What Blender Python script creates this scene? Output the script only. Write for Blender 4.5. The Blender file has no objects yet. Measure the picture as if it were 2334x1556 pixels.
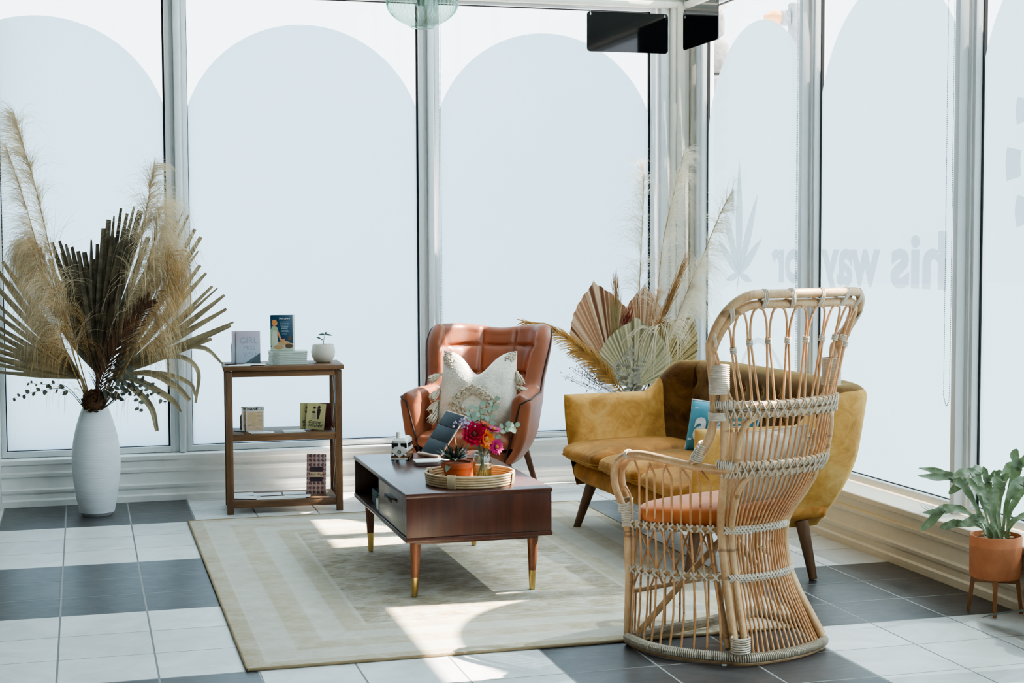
import bpy, bmesh, math, random
from mathutils import Vector, Matrix, noise
C = bpy.context.scene.collection
PI = math.pi
rnd = random.Random(7)

# ------------------------------------------------------------------ helpers
def lin(c):
    return c / 12.92 if c <= 0.04045 else ((c + 0.055) / 1.055) ** 2.4
def rgb(r, g, b):
    return (lin(r / 255), lin(g / 255), lin(b / 255), 1)

class NT:
    """tiny node-graph writer"""
    def __init__(s, mat):
        mat.use_nodes = True
        s.t = mat.node_tree
        s.t.nodes.clear()
        s.out = s.t.nodes.new('ShaderNodeOutputMaterial')
    def n(s, typ, **kw):
        nd = s.t.nodes.new(typ)
        for k, v in kw.items():
            setattr(nd, k, v)
        return nd
    def put(s, sock, v):
        if hasattr(v, 'is_output'):
            s.t.links.new(v, sock)
        else:
            sock.default_value = v
    def math(s, op, a, b=0.0, c=None):
        nd = s.n('ShaderNodeMath', operation=op)
        s.put(nd.inputs[0], a); s.put(nd.inputs[1], b)
        if c is not None: s.put(nd.inputs[2], c)
        return nd.outputs[0]
    def mix(s, f, a, b, mode='MIX'):
        nd = s.n('ShaderNodeMix', data_type='RGBA', blend_type=mode)
        s.put(nd.inputs['Factor'], f); s.put(nd.inputs[6], a); s.put(nd.inputs[7], b)
        return nd.outputs[2]
    def ramp(s, f, stops):
        nd = s.n('ShaderNodeValToRGB')
        e = nd.color_ramp.elements
        while len(e) < len(stops): e.new(0.5)
        for k, (p, c) in enumerate(stops):
            e[k].position = p; e[k].color = c
        s.put(nd.inputs[0], f)
        return nd.outputs[0]
    def coord(s, scale=(1, 1, 1), which='Object', rot=(0, 0, 0)):
        tc = s.n('ShaderNodeTexCoord'); mp = s.n('ShaderNodeMapping')
        mp.inputs['Scale'].default_value = scale
        mp.inputs['Rotation'].default_value = rot
        s.t.links.new(tc.outputs[which], mp.inputs[0])
        return mp.outputs[0]
    def noise(s, vec, scale=5, detail=4, rough=0.55, dist=0.0):
        nd = s.n('ShaderNodeTexNoise')
        s.put(nd.inputs['Vector'], vec)
        nd.inputs['Scale'].default_value = scale; nd.inputs['Detail'].default_value = detail
        nd.inputs['Roughness'].default_value = rough; nd.inputs['Distortion'].default_value = dist
        return nd.outputs[0]
    def bump(s, h, strength=0.3, dist=0.01):
        nd = s.n('ShaderNodeBump')
        nd.inputs['Strength'].default_value = strength; nd.inputs['Distance'].default_value = dist
        s.put(nd.inputs['Height'], h)
        return nd.outputs[0]
    def principled(s, col, rough=0.6, metal=0.0, normal=None, **kw):
        nd = s.n('ShaderNodeBsdfPrincipled')
        s.put(nd.inputs['Base Color'], col); s.put(nd.inputs['Roughness'], rough)
        nd.inputs['Metallic'].default_value = metal
        if normal is not None: s.t.links.new(normal, nd.inputs['Normal'])
        for k, v in kw.items(): s.put(nd.inputs[k.replace('_', ' ')], v)
        return nd.outputs[0]
    def end(s, sh):
        s.t.links.new(sh, s.out.inputs[0])

MATS = {}
def simple(name, c, rough=0.6, metal=0.0, var=0.12, vscale=12, bump=0.0, bscale=80, sheen=0.0, stretch=(1, 1, 1), spec=0.5, trans=0.0, coat=0.0):
    """painted / cloth / clay like material with a little procedural variation"""
    if name in MATS: return MATS[name]
    m = bpy.data.materials.new(name); g = NT(m)
    v = g.coord(stretch)
    nz = g.noise(v, vscale, 4)
    dark = tuple(x * (1 - var * 1.6) for x in c[:3]) + (1,)
    lite = tuple(min(1, x * (1 + var)) for x in c[:3]) + (1,)
    col = g.ramp(nz, [(0.3, dark), (0.7, lite)])
    nrm = None
    if bump:
        nrm = g.bump(g.noise(v, bscale, 3), bump, 0.004)
    kw = {'Specular_IOR_Level': spec}
    if sheen: kw['Sheen_Weight'] = sheen; kw['Sheen_Roughness'] = 0.35
    if coat: kw['Coat_Weight'] = coat
    sh = g.principled(col, rough, metal, nrm, **kw)
    if trans:
        tr = g.n('ShaderNodeBsdfTranslucent'); g.put(tr.inputs[0], col)
        mx = g.n('ShaderNodeMixShader'); mx.inputs[0].default_value = trans
        g.t.links.new(sh, mx.inputs[1]); g.t.links.new(tr.outputs[0], mx.inputs[2]); sh = mx.outputs[0]
    g.end(sh); MATS[name] = m
    return m
def wood(name, c1, c2, axis=0, scale=3.0, rough=0.4, bump=0.15, coat=0.0, spec=0.5):
    if name in MATS: return MATS[name]
    m = bpy.data.materials.new(name); g = NT(m)
    st = [9.0, 9.0, 9.0]; st[axis] = 0.7
    v = g.coord(tuple(st))
    nz = g.noise(v, scale, 6, 0.6, 0.6); fine = g.noise(v, scale * 7, 3)
    f = g.math('ADD', g.math('MULTIPLY', nz, 0.75), g.math('MULTIPLY', fine, 0.25))
    col = g.ramp(f, [(0.32, c1), (0.68, c2)])
    g.end(g.principled(col, rough, 0, g.bump(fine, bump, 0.002), Coat_Weight=coat, Coat_Roughness=0.2, Specular_IOR_Level=spec))
    MATS[name] = m
    return m

class MB:
    """collects shapes into one mesh"""
    def __init__(s): s.v = []; s.f = []; s.mi = []
    def raw(s, vs, fs, mi=0, M=None):
        o = len(s.v)
        s.v += [tuple(M @ Vector(p)) for p in vs] if M is not None else [tuple(p) for p in vs]
        s.f += [tuple(i + o for i in f) for f in fs]; s.mi += [mi] * len(fs)
        return s
    def box(s, lo, hi, bev=0.0, M=None, mi=0, seg=2):
        bm = bmesh.new(); bmesh.ops.create_cube(bm, size=1)
        for v in bm.verts:
            v.co = Vector([(lo[i] + hi[i]) / 2 + v.co[i] * (hi[i] - lo[i]) for i in range(3)])
        if bev: bmesh.ops.bevel(bm, geom=bm.edges[:], offset=bev, segments=seg, affect='EDGES', profile=0.5)
        bm.verts.index_update()
        s.raw([v.co for v in bm.verts], [[v.index for v in f.verts] for f in bm.faces], mi, M); bm.free()
        return s
    def tube(s, path, r, n=8, mi=0, M=None, closed=False, caps=True):
        P = [Vector(p) for p in path]; N = len(P)
        R = r if isinstance(r, (list, tuple)) else [r] * N
        T = []
        for i in range(N):
            a = P[(i - 1) % N] if (closed or i > 0) else P[i]
            b = P[(i + 1) % N] if (closed or i < N - 1) else P[i]
            t = b - a
            T.append(t.normalized() if t.length > 1e-9 else Vector((0, 0, 1)))
        up = Vector((0, 0, 1)) if abs(T[0].z) < 0.9 else Vector((1, 0, 0))
        u = T[0].cross(up).normalized(); vs = []; fs = []
        for i in range(N):
            u = u - T[i] * u.dot(T[i])
            if u.length < 1e-6: u = T[i].orthogonal()
            u.normalize(); w = T[i].cross(u)
            for k in range(n):
                a = 2 * PI * k / n
                vs.append(P[i] + (u * math.cos(a) + w * math.sin(a)) * R[i])
        for i in range(N if closed else N - 1):
            j = (i + 1) % N
            for k in range(n):
                fs.append((i * n + k, i * n + (k + 1) % n, j * n + (k + 1) % n, j * n + k))
        if caps and not closed:
            fs.append(tuple(range(n))[::-1]); fs.append(tuple((N - 1) * n + k for k in range(n)))
        return s.raw(vs, fs, mi, M)
    def lathe(s, prof, n=32, c=(0, 0, 0), mi=0, M=None, sx=1, sy=1, cap=True):
        vs = []; fs = []; L = len(prof)
        for (r, z) in prof:
            for k in range(n):
                a = 2 * PI * k / n
                vs.append((c[0] + r * math.cos(a) * sx, c[1] + r * math.sin(a) * sy, c[2] + z))
        for i in range(L - 1):
            for k in range(n):
                fs.append((i * n + k, i * n + (k + 1) % n, (i + 1) * n + (k + 1) % n, (i + 1) * n + k))
        if cap:
            if prof[0][0] > 1e-5: fs.append(tuple(range(n))[::-1])
            if prof[-1][0] > 1e-5: fs.append(tuple((L - 1) * n + k for k in range(n)))
        return s.raw(vs, fs, mi, M)
    def prism(s, poly, d, M=None, mi=0):
        """polygon in xy, extruded 0..d in z"""
        n = len(poly)
        vs = [(x, y, 0) for x, y in poly] + [(x, y, d) for x, y in poly]
        fs = [tuple(range(n))[::-1], tuple(range(n, 2 * n))] + [(i, (i + 1) % n, n + (i + 1) % n, n + i) for i in range(n)]
        return s.raw(vs, fs, mi, M)
    def ball(s, c, r, n=12, mi=0, M=None, sc=(1, 1, 1)):
        vs = []; fs = []; m = max(4, n // 2)
        for i in range(m + 1):
            t = PI * i / m
            for k in range(n):
                a = 2 * PI * k / n
                vs.append((c[0] + r * sc[0] * math.sin(t) * math.cos(a), c[1] + r * sc[1] * math.sin(t) * math.sin(a), c[2] + r * sc[2] * math.cos(t)))
        for i in range(m):
            for k in range(n):
                fs.append((i * n + k, (i + 1) * n + k, (i + 1) * n + (k + 1) % n, i * n + (k + 1) % n))
        return s.raw(vs, fs, mi, M)
    def grid(s, fn, nu, nv, mi=0, M=None, wrapu=False):
        vs = [fn(i / (nu if wrapu else nu - 1), j / (nv - 1)) for i in range(nu) for j in range(nv)]
        fs = []
        for i in range(nu if wrapu else nu - 1):
            k = (i + 1) % nu
            for j in range(nv - 1):
                fs.append((i * nv + j, k * nv + j, k * nv + j + 1, i * nv + j + 1))
        return s.raw(vs, fs, mi, M)
    def ribbon(s, path, widths, side, mi=0, M=None):
        """flat strip along a path; side = one Vector or a list of them"""
        vs = []; fs = []
        for i, p in enumerate(path):
            sd = side[i] if isinstance(side, list) else side
            p = Vector(p); vs += [p - sd * widths[i] / 2, p + sd * widths[i] / 2]
        for i in range(len(path) - 1):
            fs.append((2 * i, 2 * i + 1, 2 * i + 3, 2 * i + 2))
        return s.raw(vs, fs, mi, M)
    def build(s, name, mats, parent=None, smooth=True, angle=38, fix=True):
        me = bpy.data.meshes.new(name); me.from_pydata(s.v, [], s.f)
        mats = mats if isinstance(mats, (list, tuple)) else [mats]
        for m in mats: me.materials.append(m)
        if len(mats) > 1: me.polygons.foreach_set('material_index', s.mi)
        if fix or smooth:
            bm = bmesh.new(); bm.from_mesh(me)
            if fix: bmesh.ops.recalc_face_normals(bm, faces=bm.faces[:])
            if smooth:
                for f in bm.faces: f.smooth = True
                lim = math.radians(angle)
                for e in bm.edges:
                    if len(e.link_faces) == 2 and e.calc_face_angle(0) > lim: e.smooth = False
            bm.to_mesh(me); bm.free()
        o = bpy.data.objects.new(name, me); C.objects.link(o)
        if parent is not None: o.parent = parent
        return o

def tag(o, label, cat, group=None, kind=None):
    o['label'] = label; o['category'] = cat
    if group: o['group'] = group
    o['kind'] = kind or 'thing'
    return o
def thing(name, label, cat, loc=(0, 0, 0), rot=(0, 0, 0), group=None):
    o = bpy.data.objects.new(name, None); o.empty_display_size = 0.1
    C.objects.link(o); o.location = loc; o.rotation_euler = rot
    return tag(o, label, cat, group)
def struct(o):
    o['kind'] = 'structure'; return o
def copy_thing(o, loc=None, rot=None, label=None):
    c = o.copy(); C.objects.link(c)
    for ch in list(o.children):
        d = ch.copy(); C.objects.link(d); d.parent = c
        for g in list(ch.children):
            e = g.copy(); C.objects.link(e); e.parent = d
    if loc is not None: c.location = loc
    if rot is not None: c.rotation_euler = rot
    if label: c['label'] = label
    return c
_txt = {}
def text_mesh(body, size=1.0, bold=0.0, res=3, align='CENTER', shear=0.0, ay='CENTER'):
    cu = bpy.data.curves.new('txt', 'FONT'); cu.body = body; cu.size = size
    cu.align_x = align; cu.align_y = ay; cu.offset = bold; cu.resolution_u = res; cu.shear = shear
    o = bpy.data.objects.new('txt', cu); C.objects.link(o)
    dg = bpy.context.evaluated_depsgraph_get(); dg.update()
    me = bpy.data.meshes.new_from_object(o.evaluated_get(dg))
    vs = [tuple(v.co) for v in me.vertices]; fs = [tuple(p.vertices) for p in me.polygons]
    bpy.data.objects.remove(o); bpy.data.curves.remove(cu); bpy.data.meshes.remove(me)
    return vs, fs
def bez(p0, p1, p2, p3, n=12):
    p0, p1, p2, p3 = map(Vector, (p0, p1, p2, p3)); out = []
    for i in range(n + 1):
        t = i / n; a = 1 - t
        out.append(p0 * a ** 3 + p1 * 3 * a * a * t + p2 * 3 * a * t * t + p3 * t ** 3)
    return out
def spline(pts, n=8):
    """Catmull-Rom through pts"""
    P = [Vector(p) for p in pts]; P = [P[0] * 2 - P[1]] + P + [P[-1] * 2 - P[-2]]; out = []
    for i in range(1, len(P) - 2):
        for k in range(n):
            t = k / n
            out.append(0.5 * ((2 * P[i]) + (P[i + 1] - P[i - 1]) * t + (2 * P[i - 1] - 5 * P[i] + 4 * P[i + 1] - P[i + 2]) * t * t + (3 * P[i] - P[i - 1] - 3 * P[i + 1] + P[i + 2]) * t ** 3))
    out.append(P[-2]); return out
def sstep(a, b, x):
    t = max(0.0, min(1.0, (x - a) / (b - a))); return t * t * (3 - 2 * t)
def rotz(a, loc=(0, 0, 0)):
    return Matrix.Translation(loc) @ Matrix.Rotation(a, 4, 'Z')

# ------------------------------------------------------------------ camera
F, YAW, PIT, ROLL, HC = 3473.66, 0.2746029, 0.06096998, -0.00414488, 1.5
fw = Vector((math.sin(YAW) * math.cos(PIT), math.cos(YAW) * math.cos(PIT), -math.sin(PIT)))
_r = Vector((math.cos(YAW), -math.sin(YAW), 0)); _u = _r.cross(fw)
rt = _r * math.cos(ROLL) + _u * math.sin(ROLL); up = _u * math.cos(ROLL) - _r * math.sin(ROLL)
cam = bpy.data.cameras.new('camera'); cam.sensor_width = 36; cam.lens = F / 2334 * 36; cam.clip_end = 200
cam_o = bpy.data.objects.new('camera', cam); C.objects.link(cam_o)
cam_o.matrix_world = Matrix(((rt.x, up.x, -fw.x, 0), (rt.y, up.y, -fw.y, 0), (rt.z, up.z, -fw.z, HC), (0, 0, 0, 1)))
bpy.context.scene.camera = cam_o
def at(px, py, d):
    """the point that stands d metres deep on the sight line of pixel (px, py) of the survey photograph"""
    return Vector((0, 0, HC)) + (fw + rt * ((px - 1167) / F) + up * ((778 - py) / F)) * d
# ------------------------------------------------------------------ light, sky, view
sc = bpy.context.scene
sc.view_settings.view_transform = 'AgX'
sc.view_settings.look = 'AgX - Medium High Contrast'
sc.view_settings.exposure = 0.9
w = bpy.data.worlds.new('sky'); sc.world = w; w.use_nodes = True
wn = w.node_tree.nodes; bg = wn['Background']
tcw = wn.new('ShaderNodeTexCoord'); sepw = wn.new('ShaderNodeSeparateXYZ'); rw = wn.new('ShaderNodeValToRGB')
w.node_tree.links.new(tcw.outputs['Generated'], sepw.inputs[0]); w.node_tree.links.new(sepw.outputs[2], rw.inputs[0])
rw.color_ramp.elements[0].position = 0.0; rw.color_ramp.elements[0].color = (0.86, 0.93, 1.0, 1)
rw.color_ramp.elements[1].position = 1.0; rw.color_ramp.elements[1].color = (0.72, 0.84, 1.0, 1)
w.node_tree.links.new(rw.outputs[0], bg.inputs[0]); bg.inputs[1].default_value = 2.2
sun = bpy.data.lights.new('sun', 'SUN'); sun.energy = 20; sun.angle = math.radians(0.6); sun.color = (1.0, 0.93, 0.83)
sun_o = bpy.data.objects.new('sun', sun); C.objects.link(sun_o)
sun_o.rotation_euler = Vector((-0.90, 0.05, -1.0)).to_track_quat('-Z', 'Y').to_euler(); sun_o.location = (8, 7, 8)

cy = sc.cycles; cy.max_bounces = 8; cy.diffuse_bounces = 3; cy.glossy_bounces = 3; cy.transmission_bounces = 5; cy.transparent_max_bounces = 14; cy.adaptive_threshold = 0.015; cy.caustics_reflective = False; cy.caustics_refractive = False
# ------------------------------------------------------------------ setting materials
def floor_mat():
    m = bpy.data.materials.new('floor_tiles'); g = NT(m)
    tc = g.n('ShaderNodeTexCoord'); sp = g.n('ShaderNodeSeparateXYZ'); g.t.links.new(tc.outputs['Object'], sp.inputs[0])
    S = 0.346708
    u = g.math('DIVIDE', g.math('ADD', sp.outputs[0], 0.46147), S)
    v = g.math('DIVIDE', g.math('SUBTRACT', 8.5246, sp.outputs[1]), S)
    iu = g.math('FLOOR', u); iv = g.math('FLOOR', v)
    bu = g.math('FLOOR', g.math('DIVIDE', u, 3.0)); bv = g.math('FLOOR', g.math('DIVIDE', v, 3.0))
    par = g.math('ABSOLUTE', g.math('MODULO', g.math('ADD', bu, bv), 2.0))
    cmb = g.n('ShaderNodeCombineXYZ'); g.put(cmb.inputs[0], iu); g.put(cmb.inputs[1], iv)
    wn_ = g.n('ShaderNodeTexWhiteNoise', noise_dimensions='2D'); g.t.links.new(cmb.outputs[0], wn_.inputs['Vector'])
    fu = g.math('ABSOLUTE', g.math('SUBTRACT', g.math('FRACT', u), 0.5)); fv = g.math('ABSOLUTE', g.math('SUBTRACT', g.math('FRACT', v), 0.5))
    gr = g.math('MAXIMUM', g.math('GREATER_THAN', fu, 0.4895), g.math('GREATER_THAN', fv, 0.4925))
    ob = g.coord((1, 1, 1))
    n1 = g.noise(ob, 5, 6, 0.65, 0.8); n2 = g.noise(g.coord((3, 22, 1)), 3, 5, 0.6, 1.0)
    lite = g.ramp(n1, [(0.3, rgb(206, 203, 197)), (0.72, rgb(232, 230, 226))])
    dark = g.ramp(n1, [(0.3, rgb(58, 54, 54)), (0.72, rgb(86, 81, 80))])
    base = g.mix(par, lite, dark)
    tone = g.math('MULTIPLY_ADD', wn_.outputs[0], 0.16, 0.88)
    tv = g.n('ShaderNodeCombineXYZ'); [g.put(tv.inputs[k], tone) for k in range(3)]
    base = g.mix(1.0, base, tv.outputs[0], 'MULTIPLY')
    grc = g.mix(par, rgb(128, 126, 122), rgb(150, 148, 144))
    col = g.mix(gr, base, grc)
    edge = g.math('MAXIMUM', fu, fv)
    hgt = g.math('ADD', g.math('MULTIPLY', n2, 0.22), g.math('MULTIPLY', g.math('SMOOTH_MIN', g.math('MULTIPLY', g.math('SUBTRACT', 0.5, edge), 40.0), 1.0, 0.3), 1.0))
    ro = g.math('ADD', g.math('MULTIPLY_ADD', n2, 0.22, 0.24), g.math('MULTIPLY', gr, 0.4))
    g.end(g.principled(col, ro, 0, g.bump(hgt, 0.22, 0.004), Specular_IOR_Level=0.5)); return m
paint = simple('white_trim_paint', rgb(248, 246, 240), 0.45, var=0.03, bump=0.03, bscale=30)
wallm = simple('warm_white_wall_paint', rgb(226, 222, 214), 0.7, var=0.03)
headm = simple('beige_header_paint', rgb(214, 208, 194), 0.75, var=0.03, spec=0.3)
alum = simple('pale_grey_window_metal', rgb(222, 224, 224), 0.7, var=0.02, spec=0.3)
gask = simple('black_rubber_gasket', rgb(16, 17, 19), 0.6, var=0.1)
def glass_pane_mat():
    m = bpy.data.materials.new('window_glass'); g = NT(m)
    t = g.n('ShaderNodeBsdfTransparent'); t.inputs[0].default_value = (0.965, 0.985, 0.99, 1)
    gl = g.n('ShaderNodeBsdfGlossy'); gl.inputs['Roughness'].default_value = 0.02
    lw = g.n('ShaderNodeLayerWeight'); lw.inputs[0].default_value = 0.5
    fac = g.math('MULTIPLY_ADD', g.math('POWER', lw.outputs['Facing'], 5.0), 0.5, 0.03)
    mx = g.n('ShaderNodeMixShader'); g.t.links.new(fac, mx.inputs[0])
    g.t.links.new(t.outputs[0], mx.inputs[1]); g.t.links.new(gl.outputs[0], mx.inputs[2]); g.end(mx.outputs[0]); return m
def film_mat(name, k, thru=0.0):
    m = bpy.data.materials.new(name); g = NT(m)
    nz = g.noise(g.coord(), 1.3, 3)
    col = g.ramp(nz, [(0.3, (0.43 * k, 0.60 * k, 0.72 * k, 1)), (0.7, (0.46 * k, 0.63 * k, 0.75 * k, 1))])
    t = g.n('ShaderNodeBsdfTranslucent'); g.put(t.inputs[0], col)
    d = g.n('ShaderNodeBsdfDiffuse'); d.inputs[0].default_value = (0.85, 0.88, 0.9, 1)
    mx = g.n('ShaderNodeMixShader'); mx.inputs[0].default_value = 0.12
    g.t.links.new(t.outputs[0], mx.inputs[1]); g.t.links.new(d.outputs[0], mx.inputs[2])
    tp_ = g.n('ShaderNodeBsdfTransparent'); tp_.inputs[0].default_value = (0.47 * k, 0.60 * k, 0.69 * k, 1)
    m2 = g.n('ShaderNodeMixShader'); m2.inputs[0].default_value = thru; g.t.links.new(mx.outputs[0], m2.inputs[1]); g.t.links.new(tp_.outputs[0], m2.inputs[2]); g.end(m2.outputs[0]); return m
glassm = glass_pane_mat(); filmm = {'x': film_mat('frosted_window_film', 0.80), 'y': film_mat('frosted_window_film_sunny_side', 0.38, 0.25), 'c': film_mat('added_clerestory_film', 1.4)}  # clerestory film is brighter, part of the added top light
def decal_mat():
    m = bpy.data.materials.new('grey_window_lettering'); g = NT(m)
    t = g.n('ShaderNodeBsdfTransparent'); t.inputs[0].default_value = (.95, .96, .96, 1); d = g.n('ShaderNodeBsdfTranslucent'); d.inputs[0].default_value = (.30, .33, .34, 1)
    mx = g.n('ShaderNodeMixShader'); mx.inputs[0].default_value = .62; g.t.links.new(t.outputs[0], mx.inputs[1]); g.t.links.new(d.outputs[0], mx.inputs[2]); g.end(mx.outputs[0]); return m
decalm = decal_mat()

# ------------------------------------------------------------------ shell
XL, XR, YB, ZC = -4.0, 3.68, 9.29, 4.9          # room faces
XG, YG = 3.90, 9.40                              # glass planes
fl = MB().raw([(XL, -3.4, 0), (4.1, -3.4, 0), (4.1, 9.6, 0), (XL, 9.6, 0)], [(0, 1, 2, 3)]); struct(fl.build('floor', floor_mat()))
struct(MB().box((XL - 0.2, -3.6, ZC), (3.97, 9.6, ZC + 0.15)).build('ceiling', simple('ceiling_paint', rgb(176, 172, 166), 0.8, var=0.02)))
struct(MB().box((XL - 0.2, -3.6, 0), (4.1, -3.4, ZC)).build('wall_rear', simple('rear_wall_paint', rgb(158, 152, 144), 0.8, var=0.05)))
struct(MB().box((XL - 0.2, -3.4, 0), (XL, 9.6, ZC)).build('wall_far_left', simple('rear_wall_paint', rgb(150, 146, 140), 0.8)))
struct(MB().box((-0.62, 9.2, 0), (-0.476, 9.6, ZC), 0.004).build('wall_left', wallm))
PROF = [(0.0, 0), (0.022, 0), (0.022, 0.034), (0.014, 0.044), (0.012, 0.070), (0.020, 0.082), (0.022, 0.098), (0.006, 0.106), (0.002, 0.168), (0.016, 0.176), (0.020, 0.194), (0.008, 0.204), (0.012, 0.240), (0.030, 0.250), (0.034, 0.274), (0.030, 0.278), (-0.13, 0.283), (-0.13, 0.0)]
def skirt(a, b, axis, face, name):
    vs = []; n = len(PROF)
    for t in (a, b):
        for p, z in PROF: vs.append((t, face - p, z) if axis == 'x' else (face - p, t, z))
    fs = [(i, (i + 1) % n, n + (i + 1) % n, n + i) for i in range(n)] + [tuple(range(n)), tuple(range(n, 2 * n))]
    return struct(MB().raw(vs, fs).build(name, paint, angle=20))
skirt(-0.476, XR + 0.2, 'x', YB + 0.02, 'baseboard_back'); skirt(XL, -0.62, 'x', YB + 0.02, 'baseboard_back_left')
skirt(-3.4, YB + 0.1, 'y', XR + 0.02, 'baseboard_right').data.materials[0] = simple('bounce_lit_trim_paint', rgb(244, 230, 206), 0.45, var=0.02)  # warm bounce light from the floor is put into this trim colour
struct(MB().box((-0.62, 9.52, 0), (4.1, 9.6, 0.27)).build('wall_back', wallm)); struct(MB().box((XL, 9.42, 0), (-0.62, 9.6, ZC)).build('wall_back_left', wallm))
struct(MB().box((4.02, -3.4, 0), (4.1, 9.6, 0.27)).build('wall_right', wallm))
struct(MB().box((XL, 9.33, 3.06), (4.1, 9.6, 3.36), 0.004).box((XL, 9.29, 3.045), (XR + 0.1, 9.36, 3.085), 0.008).box((XL, 9.30, 3.18), (XR + 0.1, 9.34, 3.22), 0.006).build('trim_1', headm))
struct(MB().box((3.82, -3.4, 3.06), (3.93, 9.33, 3.36), 0.004).box((3.78, -3.4, 3.045), (3.86, 9.3, 3.085), 0.008).build('trim_2', headm))
struct(MB().box((3.70, 9.30, 0.28), (3.83, 9.46, 3.07), 0.012, seg=3).box((3.735, 9.285, 0.28), (3.795, 9.31, 3.07), 0.01, seg=3).box((3.83, 9.28, 0.28), (3.96, 9.46, 3.07), 0.006).build('trim_3', headm))

def arch_outline(c, hw, z0, zs, lo, hi, n=48):
    """film outline (t, z), clipped to lo..hi"""
    pts = []
    for k in range(n + 1):
        a = PI * k / n
        t = c + hw * math.cos(a); z = zs + hw * math.sin(a)
        pts.append((t, z))
    pts = [p for p in pts if lo <= p[0] <= hi]
    e0 = zs + math.sqrt(max(0, hw * hw - (min(hi, c + hw) - c) ** 2)); e1 = zs + math.sqrt(max(0, hw * hw - (max(lo, c - hw) - c) ** 2))
    return [(max(lo, c - hw), z0), (min(hi, c + hw), z0), (min(hi, c + hw), e0)] + pts + [(max(lo, c - hw), e1)]
def window(num, lo, hi, c, axis):
    """one tall pane between two mullions: frame, gasket, glass and a frosted film arch"""
    r = bpy.data.objects.new('window_%d' % num, None); C.objects.link(r); r['kind'] = 'structure'
    z0, z1 = 0.283, 3.06
    def P(t, d, z): return (t, YG + d, z) if axis == 'x' else (XG + d, t, z)
    def bx(mb, t0, t1, d0, d1, za, zb, bev=0.003):
        a = P(t0, d0, za); b = P(t1, d1, zb)
        mb.box([min(a[i], b[i]) for i in range(3)], [max(a[i], b[i]) for i in range(3)], bev); return mb
    fr = MB(); e = 0.028
    bx(fr, lo, lo + e, -0.045, 0.02, z0, z1); bx(fr, hi - e, hi, -0.045, 0.02, z0, z1)
    bx(fr, lo + e, hi - e, -0.045, 0.02, z0, z0 + 0.034); bx(fr, lo + e, hi - e, -0.045, 0.02, z1 - 0.034, z1)
    fr.build('frame', alum, r)
    gk = MB()
    for (a, b, za, zb) in ((lo + e, lo + e + 0.006, z0 + .034, z1 - .034), (hi - e - 0.012, hi - e, z0 + .034, z1 - .034), (lo + e, hi - e, z0 + .034, z0 + .038), (lo + e, hi - e, z1 - .04, z1 - .034)):
        bx(gk, a, b, -0.012, 0.004, za, zb, 0)
    gk.build('gasket', gask, r)
    a, b = lo + e, hi - e
    MB().raw([P(a, 0, z0 + .03), P(b, 0, z0 + .03), P(b, 0, z1 - .03), P(a, 0, z1 - .03)], [(0, 1, 2, 3)]).build('glass', glassm, r, smooth=False)
    ol = arch_outline(c, 0.74, z0 + 0.034, 2.127 if axis == 'x' else 2.105, a, b)
    MB().raw([P(t, -0.006, z) for t, z in ol], [tuple(range(len(ol)))]).build('frosted_film', filmm[axis], r, smooth=False)
    return r
W_ = []
def mull(t, axis, num):
    mb = MB()
    if axis == 'x':
        mb.box((t - 0.012, 9.315, 0.282), (t + 0.022, 9.42, 3.06), 0.004).box((t - 0.042, 9.36, 0.282), (t + 0.042, 9.43, 3.06), 0.003)
    else:
        mb.box((3.80, t - 0.02, 0.282), (3.92, t + 0.02, 3.06), 0.004).box((3.845, t - 0.045, 0.282), (3.93, t + 0.045, 3.06), 0.003)
    return struct(mb.build('trim_%d' % num, alum))
xs = [-4.0, -2.53, -0.985, 0.560, 2.105, 3.65]
k = 1
for i in range(5):
    lo, hi = xs[i] + 0.036, xs[i + 1] - 0.036
    if i < 2: continue
    if i == 2: lo = -0.476
    window(k, lo, hi, 0.560 + 1.545 * (i - 3) + 0.7725 if i != 2 else -0.2125, 'x'); k += 1
tn = 4
for x in (0.560, 2.105): mull(x, 'x', tn); tn += 1
struct(MB().box((3.64, 9.33, 0.282), (3.72, 9.44, 3.06), 0.004).build('trim_%d' % tn, alum)); tn += 1
ys = [9.22, 7.655, 6.10, 4.545, 2.99, 1.435, -0.12, -1.675, -3.23]
for i in range(8):
    window(k, ys[i + 1] + 0.036, ys[i] - 0.036, (ys[i] + ys[i + 1]) / 2 - (0.02 if i == 0 else 0), 'y'); k += 1
    mull(ys[i + 1], 'y', tn); tn += 1
struct(MB().box((3.86, 9.21, 0.282), (3.96, 9.30, 3.06), 0.004).build('trim_%d' % tn, alum)); tn += 1
def added_clerestory(num, lo, hi, axis):  # unseen upper panes, added to bring soft top light into the room
    r = bpy.data.objects.new('window_%d' % num, None); C.objects.link(r); r['kind'] = 'structure'
    P = (lambda t, d, z: (t, YG + d, z)) if axis == 'x' else (lambda t, d, z: (XG + d, t, z))
    fr = MB()
    for (a, b, za, zb) in ((lo, lo + .04, 3.36, ZC), (hi - .04, hi, 3.36, ZC), (lo, hi, 3.36, 3.40), (lo, hi, ZC - .04, ZC)):
        p, q = P(a, -.05, za), P(b, .03, zb); fr.box([min(p[i], q[i]) for i in range(3)], [max(p[i], q[i]) for i in range(3)], .003)
    fr.build('frame', alum, r)
    MB().raw([P(lo + .03, 0, 3.39), P(hi - .03, 0, 3.39), P(hi - .03, 0, ZC - .03), P(lo + .03, 0, ZC - .03)], [(0, 1, 2, 3)]).build('frosted_film', filmm['c'], r, smooth=False)
for i in range(2, 5): added_clerestory(k, xs[i] if i > 2 else -0.62, xs[i + 1], 'x'); k += 1
for i in range(8): added_clerestory(k, ys[i + 1], ys[i], 'y'); k += 1
struct(MB().box((-24, -14, -0.25), (40, 60, -0.12)).build('outside_pavement', simple('concrete_pavement', rgb(190, 190, 188), 0.9, var=0.08, vscale=3)))
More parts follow.
